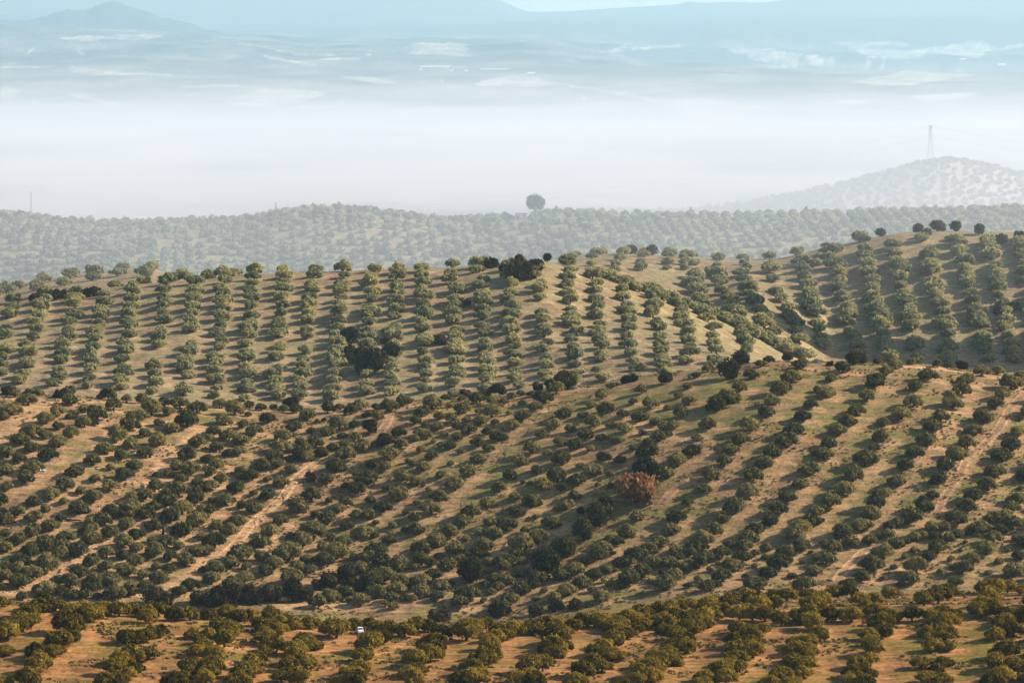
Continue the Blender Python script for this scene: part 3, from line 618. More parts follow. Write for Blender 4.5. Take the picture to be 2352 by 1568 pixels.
def poly_mask(px, py, poly):
    p = np.array(poly, float); ins = np.zeros(px.shape, bool); k = len(p) - 1
    for i in range(len(p)):
        with np.errstate(divide='ignore', invalid='ignore'):
            cnd = ((p[i, 1] > py) != (p[k, 1] > py)) & (px < (p[k, 0] - p[i, 0]) * (py - p[i, 1]) / (p[k, 1] - p[i, 1]) + p[i, 0])
        ins ^= cnd; k = i
    return ins
FIELDS = [
 [(70,72),(74,66),(113,70),(174,75),(170,77),(91,74)], [(224,100),(261,90),(320,91.5),(322,96),(274,107),(239,107)], [(0,87),(24,89),(13,97),(0,99)],
 [(178,85),(241,85),(239,88),(180,88)], [(344,76),(370,77),(398,82),(383,84),(359,80.5)], [(470,82),(501,76),(530,73),(545,80),(556,86),(512,88),(488,86)],
 [(239,43),(309,53),(305,55),(257,47)], [(261,55),(316,64),(311,67),(272,60)], [(67,92),(80,93),(122,104),(117,107),(91,102)],
 [(658,99),(690,97),(769,107),(717,117.5),(703,114),(677,107)], [(534,77),(577,86),(642,96),(708,115),(700,116),(636,98),(575,88),(532,79)],
 [(730,50),(769,47),(786,53),(838,56),(825,63),(784,67),(756,59)], [(830,42.5),(904,41),(912,45),(851,47)], [(854,47),(930,51),(921,59),(865,57)],
 [(930,48),(982,41),(995,47),(980,57),(936,53)], [(852,82),(904,71),(980,74),(936,80),(910,85),(871,84.5)], [(806,64),(838,62),(886,66),(860,69)],
 [(908,96),(980,91),(976,96),(926,102)], [(991,49),(1024,42),(1024,46),(993,50.5)], [(0,66),(55,66),(57,68),(0,69)], [(410,43),(466,44),(470,56),(412,55)],
 [(600,53),(615,47),(680,45),(681,47),(640,50)], [(28,49),(34,48),(31,55),(28,54)], [(78,50),(83,50),(82,57),(79,56)], [(318,58),(362,57),(365,60),(322,60)],
 [(305,52),(330,52),(335,55),(308,55)], [(818,101),(874,100),(872,104),(820,105)], [(60,38),(110,34),(160,35),(150,39),(80,41)], [(912,49),(945,51),(941,54),(915,53)],
]
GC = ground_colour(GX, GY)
gpx = np.broadcast_to(gu[None], GX.shape); gpy = HY - F * GZ / GY
farm = (GY > 24000) & (GY < 63500)
wob = (fbm(GX / 330, GY / 900, 91, 4) - 0.5) * 14.0; wob2 = (fbm(GX / 330, GY / 1500, 92, 4) - 0.5) * 4.0
for k, poly in enumerate(FIELDS):
    mk = poly_mask(gpx + wob, gpy + wob2, poly) & farm
    v = 0.9 + 0.2 * ((k * 37) % 10) / 10
    al = np.clip(0.12 + 1.0 * fbm(GX[mk] / 160, GY[mk] / 500, k, 3) - 0.05, 0, 0.66)[:, None]
    GC[mk] = (1 - al) * GC[mk] + al * np.array((0.46, 0.41, 0.31)) * v
sp_ = np.clip((GY - 5200) / 3000, 0, 1) * np.clip((66000 - GY) / 6000, 0.15, 1)
GC *= (1 + sp_ * (R.uniform(0.62, 1.38, GX.shape) * (0.75 + 0.5 * vnoise(GX / 210, GY / 700, 12)) - 1))[..., None]      # single trees and hedges of the plain
nr, nc = GX.shape
idx = (np.arange(nr - 1)[:, None] * nc + np.arange(nc - 1)[None]).ravel()
ff = np.stack([idx, idx + 1, idx + nc + 1, idx + nc], 1)
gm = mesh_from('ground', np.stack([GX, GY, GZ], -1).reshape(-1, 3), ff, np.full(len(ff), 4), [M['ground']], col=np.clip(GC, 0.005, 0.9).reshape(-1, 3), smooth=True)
tag(link('ground', gm), kind='structure')
# farm tracks: thin sheets with two wheel ruts
for ti, (pts, w) in enumerate(TRACKS):
    p = along(pts); n = len(p)
    tdir = np.gradient(p, axis=0); tdir /= np.linalg.norm(tdir, axis=1, keepdims=True); nrm = np.stack([-tdir[:, 1], tdir[:, 0]], 1)
    prof_ = [(-0.5, 0.80), (-0.36, 1.18), (-0.24, 0.86), (-0.1, 0.74), (0.1, 0.72), (0.24, 0.86), (0.36, 1.2), (0.5, 0.82)]
    V = []; Cc = []
    for t, k in prof_:
        ww = w * (1 + 0.18 * (vnoise(np.arange(n) / 3.0, np.full(n, t * 9), 5) - 0.5))
        q = p + nrm * (t * ww)[:, None]; z = height(q[:, 0], q[:, 1]) + 0.10
        V.append(np.concatenate([q, z[:, None]], 1))
        Cc.append(np.array(SOIL[1]) * (1.35, 1.35, 1.0, 0.97, 1.15, 1.0)[ti] * k * (0.9 + 0.25 * (vnoise(q[:, 0], q[:, 1], 3)[:, None])))
    V = np.stack(V, 1).reshape(-1, 3); Cc = np.stack(Cc, 1).reshape(-1, 3); m_ = len(prof_)
    idx = (np.arange(n - 1)[:, None] * m_ + np.arange(m_ - 1)[None]).ravel()
    ff = np.stack([idx, idx + 1, idx + m_ + 1, idx + m_], 1)
    tag(link('dirt_track', mesh_from('dirt_track', V, ff, np.full(len(ff), 4), [M['ground']], col=Cc, smooth=True)), kind='structure')

# weeds and dry tufts between the trees: nobody could count them
wr = np.random.default_rng(5)
def weeds():
    n = 60000
    d_ = np.concatenate([wr.uniform(846, 1010, n // 3), wr.uniform(1100, 1440, n - n // 3)])
    px_ = wr.uniform(-10, 1034, n); X = xat(px_, d_)
    keep = (fbm(X / 9, d_ / 6, 301, 3) > 0.50) & (fbm(X / 40, d_ / 30, 303, 2) > 0.40)
    X, Y, px_ = X[keep], d_[keep], px_[keep]; n = len(X)
    if n == 0: return
    Z = height(X, Y); s = wr.uniform(0.18, 0.55, n); V = []; T = []
    for k in range(2):
        a = wr.uniform(0, 3.14, n); dx, dy = np.cos(a) * s * 1.4, np.sin(a) * s * 1.4
        lean = wr.normal(0, 0.25, (n, 2)) * s[:, None]
        q = np.stack([np.stack([X - dx, Y - dy, Z - 0.05], 1), np.stack([X + dx, Y + dy, Z - 0.05], 1),
                      np.stack([X + dx * 0.7 + lean[:, 0], Y + dy * 0.7 + lean[:, 1], Z + s], 1), np.stack([X - dx * 0.7 + lean[:, 0], Y - dy * 0.7 + lean[:, 1], Z + s * wr.uniform(0.6, 1, n)], 1)], 1)
        V.append(q.reshape(-1, 3)); T.append(np.repeat(np.stack([wr.random(n), wr.random(n), np.zeros(n)], 1), 4, 0))
    V = np.concatenate(V); m4 = len(V) // 4
    tag(link('weeds', mesh_from('weeds', V, np.arange(len(V)), np.full(m4, 4), [leaf_mat('dry_weeds', (0.09, 0.075, 0.03), (0.27, 0.20, 0.10), 0.3)], tone=np.concatenate(T))), 'dry weeds and grass tufts between the trees', 'weeds', kind='stuff')
weeds()

# ------------------------------------------------------------------ olive trees one by one
NV = 14
rng = np.random.default_rng(77)
crowns = {}
for z, mat in (('fore', 'gold'), ('near', 'silver')):
    crowns[z] = []
    for v in range(NV):
        q, t = crown_quads(rng, 4600 if z == 'fore' else 3600, 0.034 if z == 'fore' else 0.038)
        crowns[z].append(quads_mesh('olive_crown', q, t, M[mat]))
trunks = [trunk_mb(rng).mesh('olive_trunk', [M['bark']], smooth=True) for v in range(NV)]
ORD = ['first', 'second', 'third', 'fourth', 'fifth', 'sixth', 'seventh', 'eighth', 'ninth', 'tenth', 'eleventh', 'twelfth', 'thirteenth', 'fourteenth', 'fifteenth', 'sixteenth']
# landmarks one can find in the photograph (shadows fall to one side: sunward and shadeward are the two sides)
MARKS = [('the white van', 360, 630, 'f'), ('the ploughed rings', 76, 660, 'f'), ('the slanting bare trunk', 269, 655, 'f'), ('the broad olive on open ground', 466, 622, 'f'), ('the sandy gap', 902, 600, 'f'), ('the yellow bush', 890, 590, 'f'),
         ('the rust-orange tree', 637, 484, 'n'), ('the bare tree on the track', 281, 500, 'n'), ('the lone bare tree', 503, 452, 'n'), ('the leaning bare tree', 459, 505, 'n'), ('the big oak clump', 553, 555, 'n'),
         ('the tall crest oak', 730, 368, 'n'), ('the round black bush', 665, 378, 'n'), ('the dark hollow thicket', 285, 590, 'n'), ('the dead stump', 163, 529, 'n'), ('the fallen trunk', 71, 520, 'n'), ('the blue sheet', 42, 470, 'n'),
         ('the stone heap', 816, 362, 'n'), ('the crest stones', 574, 388, 'n'), ('the topmost bare tree', 548, 407, 'n'), ('the bent bare tree', 524, 430, 'n'), ('the bend in the upper track', 388, 422, 'n'),
         ('the sandy track end', 862, 552, 'n'), ('the pale track loop', 1000, 425, 'n'), ('the small trackside bare tree', 254, 524, 'n'),
         ('the lone pine', 535, 203, 'h'), ('the tall pylon', 930, 145, 'h'), ('the thin mast', 31, 200, 'h'), ('the hilltop thicket', 522, 263, 'h'), ('the hillside thicket', 372, 357, 'h')]
used_labels = set()
SEC = ['sunward of', 'uphill and sunward of', 'uphill of', 'uphill and shadeward of', 'shadeward of', 'downhill and shadeward of', 'downhill of', 'downhill and sunward of']
SECF = ['sunward of', 'behind and sunward of', 'behind', 'behind and shadeward of', 'shadeward of', 'in front and shadeward of', 'in front of', 'in front and sunward of']
def _sec(px, py, mx, my): return int(round(math.atan2(-(py - my) * 1.5, px - mx) / (math.pi / 4))) % 8
def rank_label(t, pool, zones, noun, pre):
    c = []
    for nm, mx, my, zn in MARKS:
        if zn not in zones: continue
        dx, dy = t['px'] - mx, (t['py'] - my) * 1.5; r = math.hypot(dx, dy)
        if r < 5 or r > 330: continue
        s_ = _sec(t['px'], t['py'], mx, my)
        k = sum(1 for o in pool if o is not t and _sec(o['px'], o['py'], mx, my) == s_ and math.hypot(o['px'] - mx, (o['py'] - my) * 1.5) < r)
        if k < len(ORD): c.append((k, r, s_, nm))
    for k, r, s_, nm in sorted(c):
        lab = f"{pre} {noun}, {ORD[k]} {(SECF if zones == 'f' else SEC)[s_]} {nm}" if k else f"{pre} {noun}, nearest one {(SECF if zones == 'f' else SEC)[s_]} {nm}"
        if lab not in used_labels and len(lab.replace('-', ' ').split()) <= 16:
            used_labels.add(lab); return lab
    return None
def size_word(t): return 'large' if t['w'] > 26 else ('mid-sized' if t['w'] > 22 else 'smaller')
single.sort(key=lambda t: (t['zone'], t['py'], t['px']))
for i, t in enumerate(single):
    z = t['zone']; pool = fore if z == 'fore' else near
    col = 'golden' if z == 'fore' else 'silvery'
    lab = rank_label(t, pool, 'f' if z == 'fore' else 'n', 'olive', f"{size_word(t)} {col}") or f"{col} olive tree merging with its neighbours in a crowded row"
    v = int(R.integers(NV))
    s = t['s']
    e = empty('olive_tree', (t['x'], t['y'], t['z'] - 0.05), lab, 'olive tree', 'olive trees planted on the hillsides', R.random() * 6.283)
    e.scale = (s * R.uniform(0.9, 1.12), s * R.uniform(0.9, 1.12), s * R.uniform(0.82, 1.12))
    link('crown', crowns[z][v], e); link('trunk', trunks[int(R.integers(NV))], e)

# ------------------------------------------------------------------ the rest of the grove: one mass nobody could count
def grove():
    cfg = {0: (1700, 0.052), 1: (1000, 0.068), 2: (360, 0.115), 3: (210, 0.145)}
    lib = {c: [crown_quads(rng, n, lf) for _ in range(8)] for c, (n, lf) in cfg.items()}
    tl = [trunk_mb(rng, k=4).arrays() for _ in range(6)]
    V, Fq, Nn, MI, T = [], [], [], [], []; base = 0
    todo = [(t['x'], t['y'], t['z'], t['s'], 0 if t['zone'] == 'near' else 9) for t in others + beyond if -180 < t['px'] < 1204] + rest
    for x, y, z, s, c in todo:
        gold = c == 9; c0 = 0 if gold else c
        q, tn = lib[c0][int(R.integers(8))]
        a = R.random() * 6.283; ca, sa = math.cos(a), math.sin(a)
        m = np.array([[ca, -sa, 0], [sa, ca, 0], [0, 0, 1]]).T * s * np.array([R.uniform(0.92, 1.1), R.uniform(0.92, 1.1), R.uniform(0.76, 1.0) if c0 == 1 else R.uniform(0.88, 1.1)])
        p = q.reshape(-1, 3) @ m + np.array([x, y, z - 0.05]); n = len(q)
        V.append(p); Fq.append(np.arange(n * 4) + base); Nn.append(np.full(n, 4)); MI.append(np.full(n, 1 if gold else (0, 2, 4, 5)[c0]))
        T.append(np.repeat(np.stack([tn, np.full(n, R.random()), np.zeros(n)], 1), 4, 0)); base += n * 4
        if c0 < 3:
            tv, tf, tn_ = tl[int(R.integers(6))]
            V.append(tv @ m + np.array([x, y, z - 0.05])); Fq.append(tf + base); Nn.append(tn_); MI.append(np.full(len(tn_), 3)); T.append(np.zeros((len(tv), 3))); base += len(tv)
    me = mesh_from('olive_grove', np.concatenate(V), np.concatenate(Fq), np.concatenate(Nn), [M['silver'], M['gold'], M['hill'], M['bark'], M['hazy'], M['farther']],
                   matidx=np.concatenate(MI), tone=np.concatenate(T))
    tag(link('olive_grove', me), 'olive trees in rows covering the slopes and the hazy hills behind', 'olive grove', kind='stuff')
    print('GROVE trees', len(todo), len(fore), len(near), len(single), 'quads', base // 4)
grove()

# ------------------------------------------------------------------ holm oaks, thickets, scrub
ok_mesh = {k: [quads_mesh(k + '_crown', *crown_quads(rng, 2600, 0.06, st), M[mt]) for _ in range(4)]
           for k, st, mt in (('oak', 'oak', 'oak'), ('round', 'round', 'oak'), ('scrub', 'scrub', 'scrub'), ('bush', 'round', 'scrub'), ('ridge', 'oak', 'ridge'))}
oak_trunk = [trunk_mb(rng, 'oak').mesh('oak_trunk', [M['bark']]) for _ in range(3)]
def oak_kind(i, t):
    px, py = t['px'], t['py']
    if 205 < px < 360 and 565 < py < 606: return 'scrub'
    if py > 596: return 'scrub'
    if 455 < px < 505 and 380 < py < 395: return 'bush'
    if abs(px - 665) < 4 and abs(py - 376) < 4: return 'round'
    return 'oak'
KN = {'oak': ('holm_oak', 'evergreen oak', 'oak tree'), 'round': ('round_bush', 'near-black bush', 'bush'), 'scrub': ('dark_thicket', 'thicket bush', 'thicket'), 'bush': ('brown_bush', 'leafless bush', 'bush')}
dark_pool = {k: [] for k in KN}
def dark_plant(kind, t, where, group=None, lab=None):
    nm, des, cat = KN[kind]
    zones = 'n' if t['y'] < 1500 else 'h'
    pool = DARK[kind, zones]
    if not lab:
        lab = rank_label(t, pool, zones, des, where) if kind != 'scrub' or zones == 'h' or t['py'] < 560 else None
    if not lab: lab = 'dark brown thicket bush merging with others in the hollow'; group = 'thicket in the hollow'
    e = empty(nm, (t['x'], t['y'], t['z'] - 0.1), lab, cat, group, R.random() * 6.283)
    s = t['s']; e.scale = (s * R.uniform(0.9, 1.2), s * R.uniform(0.9, 1.2), s * (R.uniform(0.72, 1.0) if kind != 'scrub' else 1.15))
    link('crown', ok_mesh['ridge' if kind == 'oak' and t['y'] > 2000 else kind][int(R.integers(4))], e)
    if kind == 'oak': link('trunk', oak_trunk[int(R.integers(3))], e)
    return e
plants = []
for i, t in enumerate(oaks): plants.append((oak_kind(i, t), t, 'dark'))
for px, py, w, k in [((0 + 100) * K, 370 + 225 * K, 13, 'scrub'), (680 * K, 370 + 255 * K, 14, 'scrub'), (205 + 1900 * K, 370 + 640 * K, 19, 'bush'), (205 + 2070 * K, 370 + 790 * K, 20, 'bush'),
                     (205 + 1210 * K, 370 + 1200 * K, 14, 'scrub'), (205 + 1000 * K, 370 + 320 * K, 17, 'bush'), (410 + 1955 * K, 485 + 300 * K, 8, 'round'), (410 + 1460 * K, 370 + 170 * K, 12, 'bush'),
                     (615 + 120 * K, 345 + 385 * K, 11, 'scrub'), (615 + 210 * K, 345 + 370 * K, 11, 'scrub'), (615 + 1990 * K, 345 + 130 * K, 12, 'bush'), (819 + 120 * K, 345 + 200 * K, 8, 'scrub'), (819 + 1640 * K, 345 + 235 * K, 13, 'bush')]:
    x, y, z = ground_at(px, py + 0.36 * w, 1095, 1425)
    plants.append((k, dict(px=px, py=py, x=x, y=y, z=z, s=w * y / F), 'brown' if k in ('scrub', 'bush') else 'small'))
MID_DARK = [(q4(230,1215),38,'scrub'),(q4(110,1190),24,'scrub'),(q4(360,1190),22,'oak'),(q4(80,1080),20,'oak'),(q4(680,1095),17,'scrub'),(q4(320,1110),9,'scrub'),(q4(1240,625),30,'scrub'),(q4(1150,590),20,'scrub'),
            (q4(1330,590),18,'scrub'),(q4(1410,548),10,'oak'),(q4(1220,520),9,'oak'),(q4(1025,532),9,'oak'),(q4(1030,585),14,'scrub'),(q4(870,848),10,'scrub'),
            (q3(250,815),16,'scrub'),(q3(410,795),16,'scrub'),(q3(620,772),17,'scrub'),(q3(330,790),12,'scrub')]
for (px, py), w, k in MID_DARK:
    x, y, z = ground_at(px, py + 0.36 * w, 1600, 2005)
    plants.append((k, dict(px=px, py=py, x=x, y=y, z=z, s=w * y / F), 'dark hillside'))
for (px, py), w, k in [(q4(1970,448),17,'oak'),(q4(2115,462),17,'oak'),(q4(1900,470),9,'oak'),(q5(1385,382),16,'oak'),(q5(1770,335),20,'oak'),(q5(1890,342),16,'oak'),(q5(1640,350),13,'oak'),(q5(1700,390),14,'oak'),(q5(2050,370),16,'oak'),
                       (q5(2200,425),18,'scrub'),(q5(2330,400),16,'scrub'),(q5(1300,428),8,'oak'),(q5(1020,472),10,'oak'),(q5(2300,880),16,'scrub'),(q5(2180,905),16,'scrub')]:
    w *= 0.8; x, y, z = ground_at(px, py + 0.36 * w, 2000, 2236)
    plants.append((k, dict(px=px, py=py, x=x, y=y, z=z, s=w * y / F), 'hazy ridge'))
DARK = {(k, z_): [t for kk, t, _ in plants if kk == k and (z_ == 'n') == (t['y'] < 1500)] for k in KN for z_ in 'nh'}
for k, t, pre in plants:
    dark_plant(k, t, pre, {'oak': 'dark oaks among the olives', 'scrub': 'thicket bushes', 'bush': 'leafless bushes'}.get(k))

# autumn tree
px, py, w = 636, 484.0, 44
x, y, z = ground_at(px, py + 0.40 * w, 1095, 1425); s = w * y / F
e = empty('autumn_tree', (x, y, z), 'rust-orange autumn tree standing in front of a dark oak on the slope', 'tree'); e.scale = (s,) * 3
link('crown', quads_mesh('autumn_crown', *crown_quads(rng, 2400, 0.042, 'olive'), M['rust']), e); link('trunk', oak_trunk[0], e)

# bare trees
def bare_mb(lean=0.0, k=5, rngb=None):
    m = MB()
    def grow(p, d, r, l, lev):
        q = p + d * l; mid = p + d * l * 0.5 + Vector(rngb.normal(0, l * 0.06, 3))
        m.tube([p, mid, q], [r, r * 0.85, r * 0.66], k if lev < 2 else 3, False)
        if lev >= 5: return
        for i in range(2 if lev else 4):
            dd = (d + Vector(rngb.normal(0, 0.55, 3)) + Vector((0, 0, 0.12))).normalized()
            grow(q, dd, r * 0.62, l * rngb.uniform(0.62, 0.85), lev + 1)
    d0 = Vector((lean, 0.0, 1)).normalized()
    grow(Vector((0, 0, -0.05)), d0, 0.032, 0.30, 0)
    return m
BARE = [((308.5,474.5),12,0.05,'bare grey tree in brush beside the upper dirt track'),((281.7,505),16,0.35,'large bare tree leaning over the dirt track'),((254.6,528),11,0.25,'small bare tree at the foot of the dirt track'),
        ((548.6,413),11,0.1,'bare brown tree below the crest, highest of the leafless trees'),((534.6,423),10,0.05,'thin bare tree with forked trunk below the crest'),((524.5,434.5),11,0.9,'bare tree bent strongly sunward on open grass'),
        ((504,458.5),14,0.1,'lone bare tree at mid slope on a grass patch'),((459,508.5),13,0.6,'leaning bare tree slanting sunward above a dark olive'),((435,530),7,0.0,'tiny bare tree on open bare soil'),
        ((500,513),11,0.7,'bare bent tree on brown soil beside a grey olive'),((295,601),8,0.0,'leafless sapling on pale earth by the thicket')]
bt = [bare_mb(l, rngb=np.random.default_rng(i)) for i, (_, _, l, _) in enumerate(BARE)]
for (p, h, l, lab), m in zip(BARE, bt):
    x, y, z = ground_at(*p, 1095, 1425); s = h * y / F
    o = link('bare_tree', m.mesh('bare_tree', [M['twig']], tone=(0.3, 0.5, 0.0)), loc=(x, y, z)); o.scale = (s,) * 3
    tag(o, lab, 'bare tree', 'leafless trees')
m = MB(); m.tube([(0, 0, -0.3), (0.1, 0, 1.6), (-0.1, 0, 3.4), (0.25, 0, 5.2)], [0.55, 0.4, 0.3, 0.12], 7); m.tube([(-0.05, 0, 3.0), (-0.6, 0, 4.2)], [0.2, 0.07], 5)
x, y, z = ground_at(163, 534, 1095, 1425)
tag(link('dead_stump', m.mesh('dead_stump', [M['bark']]), loc=(x, y, z)), 'black upright dead stump between olives', 'stump')
m = MB(); m.tube([(-3.6, 0, 0.9), (-1, 0.3, 0.5), (3.5, -0.6, 0.35)], [0.28, 0.36, 0.2], 7); m.tube([(-1, 0.3, 0.5), (0.6, 1.2, 1.6)], [0.2, 0.06], 5)
x, y, z = ground_at(71, 521, 1095, 1425)
tag(link('fallen_trunk', m.mesh('fallen_trunk', [M['bark']]), loc=(x, y, z)), 'dark fallen trunk lying on open ground', 'log')

# stone heaps
stone = plain_mat('pale_stone', (0.30, 0.25, 0.19), 0.95, noise=0.4, scale=0.8)
def heap(px, py, w, h, lab, d0=1095, d1=1425):
    x, y, z = ground_at(px, py, d0, d1); sc = y / F; V = []; Fc = []; Nn = []; b = 0
    rr = np.random.default_rng(int(px))
    for i in range(70):
        a = rr.random() * 6.283; r = math.sqrt(rr.random()); cx, cy = r * math.cos(a) * w * sc / 2, r * math.sin(a) * w * sc / 3
        cz = (1 - r * r) * h * sc * rr.uniform(0.4, 1); sz = rr.uniform(0.35, 0.85) * sc * 2.2
        c8 = np.array([[i_, j_, k_] for k_ in (-1, 1) for j_ in (-1, 1) for i_ in (-1, 1)]) * sz * 0.5 * rr.uniform(0.7, 1.15, (8, 3)) + np.array([cx, cy, cz])
        V.append(c8); Fc.append(np.array([0,2,3,1, 4,5,7,6, 0,1,5,4, 2,6,7,3, 0,4,6,2, 1,3,7,5]) + b); Nn.append(np.full(6, 4)); b += 8
    tag(link('stone_heap', mesh_from('stone_heap', np.concatenate(V), np.concatenate(Fc), np.concatenate(Nn), [stone]), loc=(x, y, z)), lab, 'stone heap')
heap(816.5, 362.5, 9, 4, 'grey heap of field stones on the slope crest between two olives')
heap(574, 388.5, 10, 3, 'low pale heap of stones beside dark oaks on the crest')
# pale blue sheet under an olive
m = MB(); rr = np.random.default_rng(3)
for i in range(9):
    a, b_ = i * 0.35 - 1.4, rr.normal(0, 0.15, 4)
    m.quad((a, -0.5 + b_[0], 0.1 + abs(b_[1])), (a + 0.35, -0.5 + b_[2], 0.1 + abs(b_[3])), (a + 0.35, 0.5, 0.45 + b_[0] * 0.6), (a, 0.5, 0.45 + b_[2] * 0.6))
x, y, z = ground_at(42, 470.5, 1095, 1425)
tag(link('plastic_sheet', m.mesh('plastic_sheet', [plain_mat('pale_blue_plastic', (0.35, 0.55, 0.58), 0.4)]), loc=(x, y, z)), 'small crumpled pale blue plastic sheet lying on the slope', 'plastic sheet')

# ------------------------------------------------------------------ white van between the foreground trees
white = plain_mat('white_paint', (0.80, 0.80, 0.77), 0.35, noise=0.03, spec=0.5); black = plain_mat('dark_rubber', (0.02, 0.02, 0.02), 0.8)
glassm = plain_mat('dark_window', (0.015, 0.018, 0.02), 0.12, noise=0.05, spec=0.6); lampm = plain_mat('lamp_lens', (0.7, 0.7, 0.65), 0.2); redm = plain_mat('red_lens', (0.4, 0.03, 0.02), 0.3)
x, y, z = ground_at(360.3, 633.2, 900, 1000)
van = empty('white_van', (x, y, z + 0.05), 'small white van parked between golden olive trees on sandy earth', 'van', rz=math.radians(9)); van.scale = (0.85, 0.85, 0.85)
m = MB(); Wv = 0.84
prof_ = [(-2.0, 0.30), (2.0, 0.30), (2.05, 0.62), (2.0, 0.95), (1.95, 1.25), (1.55, 1.85), (-0.4, 1.90), (-1.05, 1.42), (-1.9, 1.12), (-2.05, 0.75)]
n = len(prof_); V = []
for xx, f in ((-Wv, 0.0), (Wv, 0.0)):
    for (py_, pz) in prof_: V.append((xx * (1 - 0.16 * max(0, (pz - 1.0) / 0.9)), py_, pz))
me = mesh_from('van_body', V, list(range(n)) + list(reversed(range(n, 2 * n))) + sum([[j, n + j, n + (j + 1) % n, (j + 1) % n] for j in range(n)], []), [n, n] + [4] * n, [white])
outward(me); bo = link('body', me, van); bv = bo.modifiers.new('bevel', 'BEVEL'); bv.width = 0.05; bv.segments = 2
m = MB(); m.quad((-0.62, -0.46, 1.84), (0.62, -0.46, 1.84), (0.72, -1.03, 1.46), (-0.72, -1.03, 1.46)); o = link('windscreen', m.mesh('windscreen', [glassm]), van); o.location = (0, -0.02, 0.015)
m = MB(); m.box((0, -2.02, 0.52), (1.66, 0.14, 0.16)); link('bumper', m.mesh('bumper', [black]), van)
m = MB(); m.box((0, 2.06, 0.50), (1.6, 0.12, 0.14)); link('bumper', m.mesh('bumper', [black]), van)
for sx in (-1, 1):
    m = MB(); m.box((sx * 0.6, -1.99, 0.95), (0.3, 0.08, 0.16)); link('headlight', m.mesh('headlight', [lampm]), van)
    m = MB(); m.box((sx * 0.76, 2.02, 1.0), (0.1, 0.06, 0.4)); link('tail_light', m.mesh('tail_light', [redm]), van)
    m = MB(); m.prism([(-0.95, 1.32), (-0.1, 1.32), (-0.1, 1.74), (-0.5, 1.74)], sx * 0.75, sx * 0.80); link('side_window', m.mesh('side_window', [glassm]), van)
    for yy in (-1.3, 1.3):
        m = MB(); m.tube([(sx * 0.66, yy, 0.31), (sx * 0.86, yy, 0.31)], [0.31, 0.31], 16); wv = link('wheel', m.mesh('wheel', [black], smooth=False), van)
        m = MB(); m.tube([(sx * 0.84, yy, 0.31), (sx * 0.875, yy, 0.31)], [0.18, 0.16], 12); link('rim', m.mesh('rim', [plain_mat('rim_metal', (0.5, 0.5, 0.5), 0.4)]), wv)

# ------------------------------------------------------------------ things on the hazy hills
x, y, z = ground_at(545, 214.5, 2800, 3110); sc = y / F
def pine(px, py_base, hpx, wpx, lab, d0, d1):
    x, y, z = ground_at(px, py_base, d0, d1); s = hpx * y / F
    e = empty('umbrella_pine', (x, y, z), lab, 'pine tree'); e.scale = (s * wpx / hpx, s * wpx / hpx, s)
    q, t = crown_quads(np.random.default_rng(4), 2600, 0.05, 'oak'); q = q.copy(); q[..., 2] = 0.24 + (q[..., 2] - q[..., 2].min()) / np.ptp(q[..., 2]) * 0.76
    zc = (q[..., 2] - 0.24) / 0.76; q[..., :2] *= (0.58 + 0.47 * np.sin(np.pi * (0.12 + 0.80 * zc)))[..., None]
    link('crown', quads_mesh('pine_crown', q, t, M['pine']), e)
    m = MB(); m.tube([(0, 0, -0.05), (0.01, 0, 0.25), (-0.01, 0, 0.6)], [0.035, 0.026, 0.015], 7)
    for i in range(5): m.tube([(0, 0, 0.3 + i * 0.05), (0.2 * math.cos(i * 2.2), 0.2 * math.sin(i * 2.2), 0.42 + i * 0.07)], [0.016, 0.006], 5)
    link('trunk', m.mesh('pine_trunk', [M['bark']]), e)
pine(535, 217, 26.0, 20.5, 'lone tall pine standing on the hazy ridge beside a small hut', 2900, 3104)
x, y, z = ground_at(521, 217.5, 2900, 3104); sc = y / F
hut = empty('hut', (x, y, z), 'low pale flat-roofed hut on the ridge beside the lone pine', 'hut')
plaster = plain_mat('pale_plaster', (0.62, 0.60, 0.55), 0.9, noise=0.08, scale=0.4); roofm = plain_mat('grey_roof', (0.32, 0.28, 0.24), 0.9)
m = MB(); m.box((0, 0, 2.2), (10.4, 7, 4.4)); link('wall', m.mesh('wall', [plaster]), hut)
m = MB(); m.box((0, 0, 4.6), (11.0, 7.6, 0.4)); link('roof', m.mesh('roof', [roofm]), hut)
m = MB(); m.box((-2.5, -3.54, 1.2), (1.4, 0.12, 2.3)); link('door', m.mesh('door', [black]), hut)
m = MB(); m.box((2.4, -3.53, 2.4), (1.2, 0.1, 1.0)); link('window', m.mesh('window', [glassm]), hut)
# mast and little trees on the left ridge
steel = plain_mat('galvanised_steel', (0.34, 0.35, 0.36), 0.5, 0.6, 0.1)
x, y, z = ground_at(31, 218, 2850, 3102); hh = 27.5 * y / F
m = MB()
for a in range(3):
    t = a * 2.094; m.tube([(0.5 * math.cos(t), 0.5 * math.sin(t), 0), (0.4 * math.cos(t), 0.4 * math.sin(t), hh)], [0.22, 0.18], 5)
for i in range(14):
    z0, z1 = hh * i / 14, hh * (i + 1) / 14
    for a in range(3):
        t0, t1 = a * 2.094, (a + 1) * 2.094
        m.tube([(0.45 * math.cos(t0), 0.45 * math.sin(t0), z0), (0.45 * math.cos(t1), 0.45 * math.sin(t1), z1)], [0.1, 0.1], 4)
tag(link('radio_mast', m.mesh('radio_mast', [steel]), loc=(x, y, z)), 'thin dark mast standing on the hazy ridge beside a tiny tree', 'mast')
for px, py, w, lab in [(21, 211.5, 9, 'small dark round tree beside the thin mast'), (53.5, 219, 7, 'tiny dark tree on the ridge sunward of the mast'), (65, 220, 7, 'tiny dark tree farther sunward of the mast where the ridge dips')]:
    x, y, z = ground_at(px, py, 2850, 3102); t = dict(px=px, py=py, x=x, y=y, z=z, s=w * y / F)
    dark_plant('oak', t, '', lab=lab)
